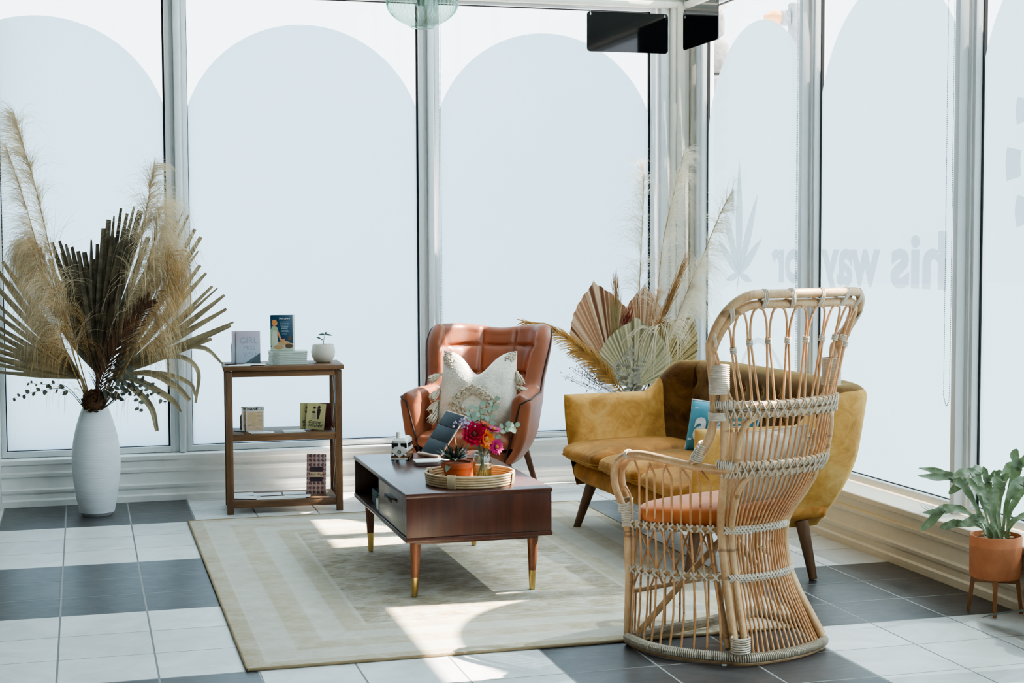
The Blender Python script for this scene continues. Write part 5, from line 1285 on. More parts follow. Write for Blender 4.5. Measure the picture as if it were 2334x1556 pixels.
fan('grey dried fan palm leaf spreading to the right of the tall vase', A(258, 858, .04), [[A(*t)] for t in ((385, 488, .05), (402, 502, .0), (416, 484, .06), (430, 490, -.04), (444, 522, .03), (458, 540, .0), (452, 572, -.05), (456, 604, .04), (470, 622, 0), (484, 652, .05), (496, 656, -.03), (512, 672, .03), (516, 704, -.04), (532, 734, .02), (526, 742, .04), (482, 772, -.06), (360, 520, .05), (372, 560, -.02))] + [[A(380, 800), A(462, 792, .02), A(508, 830, .02)], [A(390, 812), A(450, 842), A(446, 918, .02)], [A(360, 850), A(430, 872), A(446, 902)], [A(340, 850, -.05), A(400, 880, -.06), A(432, 912, -.06)], [A(320, 870), A(390, 910), A(412, 938)], [A(310, 890, -.05), A(345, 930, -.06), A(358, 982, -.06)]], palm_lt, .035, rootA(.012, .01))
fan('grey dried fan palm leaf spreading to the left of the tall vase', A(186, 862, .03), [[A(*t)] for t in ((-46, 560, .06), (-30, 584, -.02), (-36, 622, .05), (-52, 652, 0), (-44, 690, .04), (-60, 712, -.05), (-40, 742, .02), (-52, 764, .05), (-34, 790, -.04), (-48, 806, .02), (-30, 826, .05), (-24, 846, -.02), (6, 596, -.03), (20, 640, .05))], palm_lt, .035, rootA(-.012, .01))
pampas('golden pampas plume leaning left with the tallest tip in the tall vase', [rootA(-.01, -.01), A(175, 800, -.12), A(122, 600, -.14), A(82, 430, -.12), A(52, 330, -.10), A(32, 262, -.10)], .20, 1500, .44, .19, (-.95, -.15, .0), pamp_lt, pstem, GA, .32, .85, .0022)
pampas('pampas plume at the far left edge leaning out of the tall vase', [rootA(-.02, -.02), A(150, 800, -.18), A(108, 650, -.20), A(62, 480, -.18), A(14, 335, -.16)], .25, 1000, .30, .15, (-.95, -.15, .0), pamp_lt, pstem, GA, .32, .9, .0022)
pampas('dense golden pampas head hanging at the left above the rim of the tall vase', [rootA(-.02, -.03), A(172, 820, -.16), A(138, 700, -.16), A(105, 600, -.16), A(80, 545, -.16)], .25, 1300, .46, .34, (-.45, -.12, .25), pamp_gold, pstem, GA, .24, 3.4, .0026, .1)
pampas('second golden pampas head hanging further left above the tall vase', [rootA(-.03, -.03), A(165, 800, -.20), A(125, 680, -.22), A(88, 600, -.22), A(64, 560, -.22)], .35, 1100, .46, .26, (-.4, -.3, .2), pamp_lt, pstem, GA, .3, 3.2, .0026, .1)
pampas('golden pampas plume on the right of the tall vase with a feathery tip', [rootA(.02, -.02), A(262, 800, -.12), A(312, 600, -.14), A(335, 470, -.13), A(352, 372, -.12)], .26, 1300, .36, .18, (.95, -.2, .1), pamp_lt, pstem, GA, .32, .95, .0022)
pampas('golden pampas head drooping at the right above the rim of the tall vase', [rootA(.03, -.03), A(290, 800, -.16), A(330, 660, -.16), A(350, 560, -.16), A(362, 475, -.16)], .28, 1300, .52, .38, (.42, -.12, .2), pamp_lt, pstem, GA, .24, 3.4, .0026, .1)
pampas('tan pampas head hanging in front of the right fan palm of the tall vase', [rootA(.04, -.03), A(310, 790, -.18), A(358, 660, -.18), A(384, 590, -.18)], .30, 700, .44, .32, (.35, -.12, .1), pamp_gold, pstem, GA, .24, 3.6, .0026, .1)
# brown feather frond
def frond(name, label, path, L0, L1, n, mat, group, w_=.004, ang=.75, droop=.2, sidev=None, cat='dried palm leaf'):
    base = Vector(path[0]); o = thing(name, label, cat, base, group=group); P = [Vector(p) - base for p in spline(path, 12)]; N = len(P)
    MB().tube(P, [.0042 * (1 - .7 * k / (N - 1)) for k in range(N)], 6).build('midrib', mat, o); b = MB()
    for k in range(n):
        f = .12 + .88 * k / (n - 1); i = min(N - 2, int(f * (N - 1))); p = P[i]; t = (P[i + 1] - P[i]).normalized(); sd = t.cross(CAMD).normalized()
        L = (L0 + (L1 - L0) * f) * (1 - .75 * abs(f - .42)) * rnd.uniform(.85, 1.1)
        for s in (-1, 1):
            d = t * math.cos(ang) + sd * s * math.sin(ang) + Vector((rnd.gauss(0, .06), rnd.gauss(0, .12), rnd.gauss(0, .06))); strand(b, p, d, L, droop, w_ * rnd.uniform(.8, 1.2), 5, .02)
    b.build('leaflets', mat, o, smooth=False, fix=False); return o
rust_f = simple('dark_rust_frond', rgb(92, 60, 36), .8, var=.3, vscale=14, trans=.15)
frond('palm_frond', 'dark rust feathery frond leaning right in the front of the tall vase', [rootA(.0, -.05), A(238, 850, -.28), A(270, 780, -.30), A(312, 715, -.30), A(338, 685, -.30)], .20, .10, 110, rust_f, GA, .007, .5, .15)
# dried seed head at the rim, eucalyptus
o = thing('dried_seed_head', 'brown scaly dried seed head hanging at the rim of the tall vase', 'dried flower', A(214, 914, -.10), (math.radians(60), 0, math.radians(10)), group=GA)
b = MB(); b.ball((0, 0, 0), .054, 16, sc=(1, 1, .9))
for k in range(90):
    t = math.acos(1 - 2 * (k + .5) / 90); a = 2.39996 * k; n = Vector((math.sin(t) * math.cos(a), math.sin(t) * math.sin(a), math.cos(t))); u = (Vector((0, 0, 1)) - n * n.z); u = u.normalized() if u.length > .05 else Vector((1, 0, 0))
    leaf_blade(b, n * .050, n * .070 + u * .022, .024, n, 4, .3)
b.build('scales', simple('brown_seed_scales', rgb(112, 80, 52), .8, var=.35, vscale=30), o)
MB().tube([(0, 0, -.04), (0, .03, -.10), (.0, .06, -.13)], .006, 8).build('stem', rust_f, o)
eu_d = simple('dried_dark_eucalyptus', rgb(100, 98, 84), .7, var=.3, vscale=20, trans=.15)
def dried_sprig(label, path, nleaf, lw_, mat, group, s0=.35, nm='dried_eucalyptus', leafname='leaf'):
    base = Vector(path[0]); o = thing(nm, label, 'dried eucalyptus', base, group=group); P = [Vector(p) - base for p in spline(path, 10)]; N = len(P)
    MB().tube(P, [.0024 * (1 - .6 * k / (N - 1)) for k in range(N)], 5).build('stem', mat, o)
    for k in range(nleaf):
        f = s0 + (1 - s0) * k / max(1, nleaf - 1); i = min(N - 2, int(f * (N - 1))); p = P[i]; t = (P[i + 1] - P[i]).normalized(); sd = t.cross(CAMD).normalized() * (1 if k % 2 else -1)
        d = (sd + t * .5 + Vector((0, rnd.uniform(-.8, .5), rnd.uniform(-.3, .3)))).normalized(); q = MB(); l = lw_ * rnd.uniform(.8, 1.2) * (1.1 - .4 * f)
        leaf_blade(q, p, p + d * l * 1.15, l * .8, CAMD + Vector((rnd.gauss(0, .4), 0, rnd.gauss(0, .4))), 5, .25); q.build(leafname, mat, o)
    return o
dried_sprig('dark eucalyptus sprig reaching far left from the tall vase', [rootA(-.05, -.04), A(150, 888, -.15), A(85, 892, -.15), A(28, 908, -.15)], 11, .032, eu_d, GA, .3)
dried_sprig('thin eucalyptus sprig reaching left just above the long one', [rootA(-.04, -.04), A(150, 880, -.12), A(100, 876, -.12), A(62, 872, -.12)], 7, .022, eu_d, GA, .4)
for i, (a, b_) in enumerate((((300, 880), (345, 902)), ((320, 872), (378, 920)), ((285, 862), (300, 838)), ((305, 890), (318, 940)), ((270, 872), (330, 866)), ((262, 850), (278, 820)))):
    dried_sprig(['dark eucalyptus sprig bending right at the rim of the tall vase', 'longest dark eucalyptus sprig on the right of the tall vase', 'short eucalyptus sprig pointing up at the rim of the tall vase', 'dark eucalyptus sprig hanging down on the right of the tall vase', 'flat eucalyptus sprig lying right across the rim of the tall vase', 'shortest upright eucalyptus sprig in front of the tall bouquet'][i], [rootA(.03, -.06), A(*a, -.22), A(*b_, -.22)], 11, .034, eu_d, GA, .2)
def hanging(label, starts, mat, group, L=.2, w_=.003, n=9):
    o = thing('hanging_fibre', label, 'dried fibre', starts[0], group=group); b = MB(); base = Vector(starts[0])
    for s in starts:
        for k in range(n):
            p = Vector(s) - base + Vector((rnd.gauss(0, .008), rnd.gauss(0, .008), 0)); strand(b, p, (rnd.gauss(0, .3), rnd.gauss(0, .2), .1), L * rnd.uniform(.5, 1.1), 3.5, w_ * rnd.uniform(.5, 1), 7, .05)
    b.build('fibres', mat, o, smooth=False, fix=False); return o
hanging('pale fibres trailing down on the left side of the tall vase', [A(135, 880, -.16), A(152, 890, -.15), A(165, 886, -.15)], pamp_lt, GA, .20, .003, 6)
hanging('orange-tan fibres trailing down on the right side of the tall vase', [A(284, 890, -.14), A(300, 886, -.14), A(308, 896, -.12)], simple('orange_tan_fibre', rgb(204, 160, 106), .9, var=.15, trans=.3), GA, .26, .0035, 6)

# ------------------------------------------------------------------ white pot of dried flowers behind the sofa
VB = Vector((3.287, 8.88, 0)); DB = (VB - Vector((0, 0, HC))).dot(fw)
vb = thing('floor_vase', 'white cylinder vase with dried palms standing behind the sofa corner', 'vase', VB)
MB().lathe([(0, 0), (.118, 0), (.126, .008), (.128, .60), (.124, .613), (.116, .613), (.114, .56), (.05, .55)], 48, cap=False).build('vase_body', simple('white_glazed_vase', rgb(232, 234, 236), .3, var=.02), vb)
def Bp(px, py, dz=0.0): return at(px, py, DB + dz)
GB = 'dried stems in the white vase behind the sofa'
rootB = lambda dx=0, dy=0: VB + Vector((dx, dy, .565))
def spear_mat(name, a, b_, c):
    m = bpy.data.materials.new(name); g = NT(m)
    at_ = g.n('ShaderNodeAttribute'); at_.attribute_name = 'ray'
    n1 = g.n('ShaderNodeTexNoise', noise_dimensions='1D'); g.put(n1.inputs['W'], at_.outputs['Fac']); n1.inputs['Scale'].default_value = 31; n1.inputs['Detail'].default_value = 2
    col = g.ramp(n1.outputs[0], [(.32, a), (.5, b_), (.68, c)])
    sh = g.principled(col, .7, 0); tr = g.n('ShaderNodeBsdfTranslucent'); g.put(tr.inputs[0], col); mx = g.n('ShaderNodeMixShader'); mx.inputs[0].default_value = .28
    g.t.links.new(sh, mx.inputs[1]); g.t.links.new(tr.outputs[0], mx.inputs[2]); g.end(mx.outputs[0]); return m
def spear(label, base, tip, half, mat, asym=0.0, npl=30, shape=.42, root=None):
    base = Vector(base); tip = Vector(tip); o = thing('palm_spear', label, 'dried palm leaf', base, group=GB)
    if root is not None: MB().tube([Vector(root) - base, (Vector(root) - base) * .4, Vector((0, 0, 0))], [.005, .005, .006], 8).build('stalk', pstem, o)
    ax = tip - base; L = ax.length; ax.normalize(); sd = ax.cross(CAMD).normalized(); nn = sd.cross(ax).normalized(); vs = []; fs = []; ray = []; nr = 7; M_ = 2 * npl + 1
    for i in range(M_):
        u = -1 + 2 * i / (M_ - 1); th = u * half + asym * (1 - abs(u))
        r = L * (1 - shape * abs(u) ** .92) * (1 + (.03 if abs(u) < .03 else 0)) * (1 + .008 * math.sin(i * 1.7))
        for k in range(nr):
            f = .06 + .94 * k / (nr - 1); z = (1 if i % 2 else -1) * .0042 * f + .05 * (u * u) * f * f * L * 2 - .015 * f * f
            vs.append(ax * (math.cos(th) * r * f) + sd * (math.sin(th) * r * f) + nn * z); ray.append((i // 2) * 1.0 / npl)
    for i in range(M_ - 1):
        for k in range(nr - 1): fs.append((i * nr + k, (i + 1) * nr + k, (i + 1) * nr + k + 1, i * nr + k + 1))
    ob = MB().raw(vs, fs).build('pleated_blade', mat, o, smooth=False, fix=False)
    a_ = ob.data.attributes.new('ray', 'FLOAT', 'POINT'); a_.data.foreach_set('value', ray)
    return o
sp_rust = spear_mat('rust_palm_spear', rgb(120, 80, 56), rgb(180, 132, 98), rgb(214, 182, 150)); sp_green = spear_mat('sage_palm_spear', rgb(142, 132, 98), rgb(186, 176, 142), rgb(212, 196, 160)); sp_tan = spear_mat('tan_palm_spear', rgb(126, 104, 66), rgb(170, 146, 100), rgb(198, 176, 132))
spear('rust brown palm spear on the left of the white vase', Bp(1398, 858, .05), Bp(1346, 645, .10), 0.80, sp_rust, .04, 28, .50, rootB(-.02, .02))
spear('rust palm spear standing at the back of the white vase', Bp(1462, 845, .12), Bp(1471, 650, .16), .52, sp_rust, 0, 20, .42, rootB(0, .04))
spear('tan palm spear on the right behind the sofa corner', Bp(1502, 862, .06), Bp(1566, 712, .12), .70, sp_tan, .1, 26, .45, rootB(.03, .02))
spear('sage green palm spear facing forward in the middle of the white vase', Bp(1446, 884, -.10), Bp(1444, 728, -.16), 1.34, sp_green, .05, 36, .44, rootB(0, -.05))
pampas('cream pampas plume arching left with an upright stem in the white vase', [rootB(0, .03), Bp(1452, 760, .10), Bp(1460, 600, .12), Bp(1466, 470, .12), Bp(1468, 372, .12)], .36, 800, .34, .14, (-1.0, -.1, .1), pamp_w, pstem, GB, .25, 1.15, .0021)
pampas('tallest white pampas plume in front of the window corner', [rootB(.02, .03), Bp(1490, 740, .08), Bp(1510, 560, .06), Bp(1536, 440, .05), Bp(1560, 345, .05)], .28, 1200, .34, .14, (.95, -.1, .1), pamp_w, pstem, GB, .35, 1.1, .0021)
pampas('white pampas plume leaning far right over the sofa corner', [rootB(.03, .0), Bp(1540, 760, -.02), Bp(1600, 590, -.04), Bp(1650, 470, -.05), Bp(1697, 395, -.05)], .34, 1000, .34, .14, (.45, -.1, -.6), pamp_w, pstem, GB, .35, 1.1, .0021)
pampas('soft cream pampas mass hanging low on the right of the white vase', [rootB(.03, -.02), Bp(1520, 780, -.05), Bp(1560, 680, -.06), Bp(1592, 600, -.06)], .35, 1100, .34, .22, (.6, -.2, .1), pamp_w, pstem, GB, .5, 1.7, .0021)
pamp_p = simple('peach_pampas', rgb(230, 200, 164), .9, var=.12, trans=.4)
pampas('small peach pampas tuft in the middle of the white vase', [rootB(.01, .0), Bp(1488, 740, -.02), Bp(1500, 660, -.02)], .5, 450, .13, .09, (.1, -.2, .2), pamp_p, pstem, GB, .6, 1.5, .0019)
def spike(label, a, b_, wdt, n, mat):
    a = Vector(a); b_ = Vector(b_); o = thing('grass_spike', label, 'dried grass', a, group=GB); q = MB(); ax = (b_ - a); L = ax.length; ax.normalize()
    MB().tube([Vector((0, 0, 0)), ax * L * .6], .003, 6).build('stem', mat, o)
    for k in range(n):
        f = rnd.uniform(.1, .85); off = Vector((rnd.gauss(0, 1), rnd.gauss(0, 1), rnd.gauss(0, 1))) * wdt * .25; strand(q, ax * L * f + off, ax + off * 3 + Vector((rnd.gauss(0, .08), 0, rnd.gauss(0, .08))), L * .28, .05, .0032, 4, .02)
    q.build('spikelets', mat, o, smooth=False, fix=False)
gold_g = simple('golden_brown_grass', rgb(176, 128, 76), .85, var=.25, vscale=20, trans=.2)
spike('tight golden grass spike pointing up right in the white vase', Bp(1490, 770, -.06), Bp(1566, 586, -.06), .035, 170, gold_g)
spike('short golden grass spike between the rust palm spears', Bp(1405, 740, .04), Bp(1404, 626, .04), .04, 130, gold_g)
spike('olive grass spike in front of the left rust palm spear', Bp(1400, 850, -.04), Bp(1402, 690, -.04), .06, 190, simple('olive_dried_grass', rgb(160, 140, 96), .85, var=.2, trans=.2))
spike('dark red dried tuft between the palm spears', Bp(1418, 770, -.02), Bp(1436, 700, -.02), .05, 90, simple('dark_red_dried_tuft', rgb(124, 46, 28), .8, var=.2, trans=.15))
gold_f = simple('golden_palm_frond', rgb(206, 158, 92), .75, var=.18, vscale=16, trans=.3)
frond('palm_frond', 'golden feathery palm frond arching left towards the leather armchair', [rootB(-.06, -.03), Bp(1372, 838, -.16), Bp(1318, 790, -.22), Bp(1255, 750, -.24), Bp(1190, 733, -.24)], .17, .09, 130, gold_f, GB, .0075, .42, .45)
frond('palm_frond', 'shorter golden frond lying under the long one by the vase rim', [rootB(-.06, -.05), Bp(1380, 850, -.18), Bp(1340, 815, -.2), Bp(1300, 800, -.2)], .13, .07, 70, gold_f, GB, .007, .5, .4)
def aman(label, starts):
    o = thing('hanging_amaranth', label, 'dried flower', starts[0][0], group=GB); b = MB(); base = Vector(starts[0][0])
    for (p, q, L) in starts:
        for k in range(5):
            s = Vector(p) - base + Vector((rnd.gauss(0, .01), rnd.gauss(0, .01), rnd.gauss(0, .008))); e = Vector(q) - base + Vector((rnd.gauss(0, .018), rnd.gauss(0, .015), rnd.gauss(0, .01)))
            m = (s + e) / 2 + Vector((0, 0, .05)); pts = spline([s, m, e, e + Vector((rnd.gauss(0, .008), 0, -L * rnd.uniform(.5, 1.05)))], 7); b.tube(pts, [.0028 - .0016 * i / len(pts) for i in range(len(pts))], 5)
    b.build('strings', simple('cream_amaranth', rgb(226, 210, 180), .9, var=.12, bump=.5, bscale=260, trans=.2), o); return o
aman('cream hanging amaranth spilling over the sage palm spear', [(Bp(1500, 745, -.14), Bp(1462, 790, -.2), .10), (Bp(1500, 745, -.14), Bp(1488, 800, -.22), .16), (Bp(1510, 740, -.14), Bp(1520, 800, -.22), .20), (Bp(1512, 730, -.14), Bp(1548, 770, -.2), .18), (Bp(1490, 760, -.14), Bp(1440, 770, -.2), .05)])
dg = simple('silver_dried_eucalyptus', rgb(162, 154, 138), .7, var=.2, vscale=20, trans=.25)
for i, (a, b_) in enumerate((((1428, 850), (1428, 800)), ((1446, 840), (1436, 785)), ((1452, 850), (1470, 815)), ((1412, 860), (1404, 825)), ((1440, 868), (1452, 835)))):
    dried_sprig(['silver eucalyptus sprig low in the white vase, upright', 'tallest silver eucalyptus sprig in front of the sage palm spear', 'silver eucalyptus sprig leaning right at the vase rim', 'short silver eucalyptus sprig at the left of the white vase rim', 'silver eucalyptus sprig lowest at the centre of the white vase rim'][i], [rootB(.0, -.08), Bp(*a, -.26), Bp(*b_, -.28)], 14, .034, dg, GB, .15, 'silver_eucalyptus')
lim = simple('grey_mauve_limonium', rgb(164, 140, 128), .9, var=.15)
o = thing('limonium_spray', 'grey-mauve twiggy limonium spray at the left of the white vase', 'dried flower', rootB(-.08, -.04), group=GB)
tw_ = MB(); fl_ = MB(); r0 = rootB(-.08, -.04)
for k in range(16):
    e = Bp(rnd.uniform(1282, 1350), rnd.uniform(822, 872), -.15 + rnd.uniform(-.05, .05)) - r0; m = e * .55 + Vector((0, 0, -.015 + rnd.gauss(0, .008))); P = spline([Vector((0, 0, 0)), m, e], 7); tw_.tube(P, .0012, 4)
    for q in range(7, len(P)):
        for z in range(2):
            d = Vector((rnd.gauss(0, 1), rnd.gauss(0, 1), rnd.gauss(0, 1) + .3)).normalized() * rnd.uniform(.01, .03); tw_.tube([P[q], P[q] + d], .0008, 3); fl_.ball(P[q] + d, rnd.uniform(.002, .0038), 5)
tw_.build('twigs', lim, o, fix=False); fl_.build('blossom', lim, o, fix=False)

# ------------------------------------------------------------------ staghorn fern on its stand
FC = Vector((3.575, 5.405, 0))
stw = wood('acacia_plant_stand', rgb(120, 72, 38), rgb(170, 112, 64), 2, 3, .45, .08)
fs_ = thing('plant_stand', 'small wooden plant stand with four splayed legs under the terracotta pot', 'plant stand', FC, (0, 0, math.radians(12)))
for k in range(4):
    a = PI / 4 + k * PI / 2; c, s = math.cos(a), math.sin(a)
    MB().tube([(c * .104, s * .104, .0035), (c * .086, s * .086, .150), (c * .083, s * .083, .168)], [.0095, .0135, .0135], 4).build('leg', stw, fs_)
for k in range(2):
    MB().box((-.085, -.011, .126), (.085, .011, .1465), .002, Matrix.Rotation(PI / 4 + k * PI / 2, 4, 'Z') @ Matrix.Translation((0, 0, k * .0003))).build('cross_bar', stw, fs_)
def terra_relief():
    m = bpy.data.materials.new('relief_terracotta'); g = NT(m)
    tc = g.n('ShaderNodeTexCoord'); sp = g.n('ShaderNodeSeparateXYZ'); g.t.links.new(tc.outputs['Object'], sp.inputs[0])
    an = g.math('MULTIPLY', g.math('ARCTAN2', sp.outputs[1], sp.outputs[0]), 2.2282); an = g.math('ABSOLUTE', g.math('SUBTRACT', g.math('FRACT', an), .5))
    zz = g.math('MULTIPLY', sp.outputs[2], 11.0); dd = g.math('ABSOLUTE', g.math('SUBTRACT', g.math('FRACT', zz), .5)); chev = g.math('SINE', g.math('MULTIPLY', g.math('ADD', an, dd), 75.0))
    flat_ = g.math('SINE', g.math('MULTIPLY', g.math('ARCTAN2', sp.outputs[1], sp.outputs[0]), 110.0)); low = g.math('LESS_THAN', sp.outputs[2], .022); hi = g.math('LESS_THAN', sp.outputs[2], .135)
    h = g.math('MULTIPLY', g.math('ADD', g.math('MULTIPLY', flat_, low), g.math('MULTIPLY', chev, g.math('SUBTRACT', 1.0, low))), hi)
    n1 = g.noise(g.coord(), 14, 4); col = g.ramp(n1, [(.3, rgb(196, 116, 74)), (.7, rgb(216, 138, 94))])
    g.end(g.principled(col, .7, 0, g.bump(h, .55, .0025))); return m
fp = thing('potted_fern', 'staghorn fern in a patterned terracotta pot by the right-hand window sill', 'potted plant', FC + Vector((0, 0, .1475)))
MB().lathe([(0, .001), (.088, .001), (.099, .006), (.103, .020), (.104, .170), (.102, .177), (.098, .177), (.096, .15), (.02, .148)], 64, cap=False).build('pot', terra_relief(), fp)
MB().lathe([(0, .160), (.05, .162), (.096, .155)], 24, cap=False).build('soil', simple('bark_soil', rgb(92, 66, 46), .95, var=.3, vscale=60, bump=.8, bscale=90), fp)
for k in range(9):
    a = k * 2.4; r = .03 + .055 * (k / 9); MB().ball((r * math.cos(a), r * math.sin(a), .168), .013, 7, sc=(1, .7, .5)).build('pebble', simple('pale_bark_chip', rgb(196, 160, 120), .9, var=.2), fp)
def fern_mat():
    m = bpy.data.materials.new('silvery_fern_green'); g = NT(m)
    n1 = g.noise(g.coord(), 16, 5, .6, .4); col = g.ramp(n1, [(.3, rgb(82, 94, 68)), (.52, rgb(118, 130, 98)), (.72, rgb(178, 186, 162))])
    sh = g.principled(col, .5, 0, g.bump(g.noise(g.coord(), 90, 3), .15, .003), Sheen_Weight=.3); tr = g.n('ShaderNodeBsdfTranslucent'); g.put(tr.inputs[0], rgb(130, 158, 100)); mx = g.n('ShaderNodeMixShader'); mx.inputs[0].default_value = .16
    g.t.links.new(sh, mx.inputs[1]); g.t.links.new(tr.outputs[0], mx.inputs[2]); g.end(mx.outputs[0]); return m
fernm = fern_mat(); FB = FC + Vector((0, 0, .1475)); DF = (FC + Vector((0, 0, .3)) - Vector((0, 0, HC))).dot(fw)
def Fp(px, py, dz=0.0): return at(px, py, DF + dz) - FB
def lobe(mb, P, W, twist, mat_n):
    N = len(P); vs = []; fs = []
    for k, p in enumerate(P):
        t = (P[min(N - 1, k + 1)] - P[max(0, k - 1)]).normalized(); sd = t.cross(mat_n); sd = sd.normalized() if sd.length > 1e-5 else Vector((1, 0, 0)); nn = sd.cross(t).normalized(); a = twist * k / N; sd2 = sd * math.cos(a) + nn * math.sin(a); n2 = t.cross(sd2); w_ = W(k / (N - 1)) / 2
        wv = .004 * math.sin(k * .9)
        vs += [p - sd2 * w_ - n2 * (w_ * .25 - wv), p - sd2 * w_ * .5, p, p + sd2 * w_ * .5, p + sd2 * w_ - n2 * (w_ * .25 + wv)]
    for k in range(N - 1):
        for c in range(4): fs.append((5 * k + c, 5 * k + c + 1, 5 * k + c + 6, 5 * k + c + 5))
    mb.raw(vs, fs)
def stag(b0, pts, w_, forks=(), tw=.3, nrm=None):
    w_ *= 1.12; forks = [(a, b * 1.18) for a, b in forks]
    q = MB(); nrm = nrm or (CAMD + Vector((0, 0, .8))).normalized(); base = Vector((b0[0], b0[1], .158))
    P = spline([base] + [Fp(*p) for p in pts], 8); fk = bool(forks)
    lobe(q, P, (lambda f: w_ * (.22 + .78 * f ** 1.3)) if fk else (lambda f: w_ * (.25 + .75 * math.sin(PI * min(.93, .15 + .78 * f)))), tw, nrm)
    for (pp, fw_) in forks:
        e = [Fp(*p) for p in pp]; t = P[-1] - P[-3]; L_ = spline([P[-2], P[-1] + t * .3] + e, 7); lobe(q, L_, lambda f, fw_=fw_: fw_ * (.9 + .25 * math.sin(PI * f)) * math.sqrt(max(0, 1 - max(0, (f - .62) / .38) ** 2)), tw * .6, nrm)
    q.build('frond', fernm, fp, angle=60, fix=False)
stag((-.03, -.02), [(2236, 1180), (2205, 1120), (2172, 1088)], .040, [([(2140, 1088, 0), (2090, 1084, -.02)], .026), ([(2140, 1075, .03), (2092, 1066, .04)], .022)])
stag((-.04, -.03), [(2230, 1190, -.03), (2190, 1160, -.05), (2150, 1160, -.06)], .036, [([(2120, 1190, -.06), (2096, 1210, -.06)], .026), ([(2130, 1168, -.05), (2102, 1168, -.05)], .022)])
stag((-.04, -.01), [(2235, 1200, 0), (2205, 1195, .0), (2180, 1192, 0)], .030, [([(2160, 1198, 0), (2142, 1202, 0)], .026)], .5)
stag((-.02, .0), [(2240, 1150, .02), (2215, 1100, .02), (2196, 1098, .02)], .034, [([(2180, 1110, 0), (2162, 1126, 0)], .026), ([(2190, 1084, .02), (2176, 1084, .03)], .020)])
stag((-.01, -.03), [(2250, 1160, -.05), (2236, 1110, -.07), (2222, 1080, -.08)], .038, [([(2196, 1076, -.09), (2170, 1088, -.09)], .026), ([(2232, 1068, -.06), (2238, 1082, -.05)], .028)])
stag((.0, .03), [(2258, 1150, .06), (2250, 1100, .08)], .034, [([(2244, 1076, .09), (2240, 1062, .09)], .022), ([(2262, 1086, .09), (2268, 1070, .09)], .020)])
stag((.02, .02), [(2275, 1150, .04), (2282, 1100, .05)], .036, [([(2272, 1082, .05), (2284, 1072, .05)], .022), ([(2294, 1085, .05), (2298, 1078, .05)], .022)])
stag((.01, -.03), [(2272, 1160, -.05), (2275, 1110, -.06)], .050, [([(2274, 1095, -.06), (2278, 1088, -.06)], .040)], .2)
stag((.03, .0), [(2292, 1160, 0), (2306, 1110, 0), (2318, 1066, 0)], .040, [([(2312, 1040, 0), (2318, 1022, 0)], .030), ([(2336, 1050, 0), (2346, 1028, 0)], .030)])
stag((.04, -.02), [(2300, 1170, -.04), (2322, 1130, -.05), (2330, 1100, -.06)], .044, [([(2312, 1110, -.08), (2298, 1140, -.08)], .036), ([(2350, 1090, -.05), (2362, 1076, -.05)], .030)], .7)
stag((.04, .0), [(2310, 1190, 0), (2345, 1170, 0), (2372, 1172, 0)], .036, [([(2392, 1180, 0), (2408, 1196, 0)], .026)])
stag((.03, -.03), [(2298, 1196, -.06), (2325, 1180, -.08), (2350, 1186, -.08)], .030, [([(2366, 1196, -.08), (2380, 1208, -.08)], .024)])
stag((-.02, -.05), [(2252, 1196, -.10), (2240, 1185, -.12), (2226, 1180, -.13)], .034, [([(2206, 1190, -.13), (2188, 1196, -.13)], .026)], .6)
stag((.0, -.05), [(2266, 1192, -.10), (2262, 1160, -.13), (2250, 1140, -.14)], .044, [([(2236, 1120, -.15), (2216, 1114, -.15)], .028), ([(2252, 1124, -.14), (2254, 1112, -.14)], .026)], .4)
stag((.01, .04), [(2275, 1140, .1), (2290, 1085, .12)], .032, [([(2302, 1060, .12), (2318, 1056, .12)], .024)])

# ------------------------------------------------------------------ plant mostly beyond the right edge of the view
dkl = simple('dark_bronze_leaf', rgb(70, 72, 54), .4, var=.35, vscale=12, trans=.15); dkr = simple('red_brown_leaf_underside', rgb(112, 66, 44), .5, var=.2)
op = thing('potted_plant', 'dark-leaved plant at the very right edge whose leaf tip lies low over the tiles', 'potted plant', (3.50, 4.83, 0))
MB().lathe([(0, 0), (.075, 0), (.085, .006), (.10, .15), (.096, .152), (.09, .13), (.02, .128)], 36, cap=False).build('pot', terra, op)
for (a, L, e) in ((1.68, .44, -.10), (.8, .30, .6), (5.2, .30, .45), (6.1, .28, .5), (.1, .26, .7)):
    q = MB(); d = Vector((math.cos(a), math.sin(a), e)); P0 = Vector((0, 0, .135)); leaf_blade(q, P0 + d * .03, P0 + d * L if a != 1.68 else Vector((-.072, .455, .016)), .085, (0, 0, 1), 10, .22, droop=.22 if a != 1.68 else .03); q.build('leaf', dkl, op)
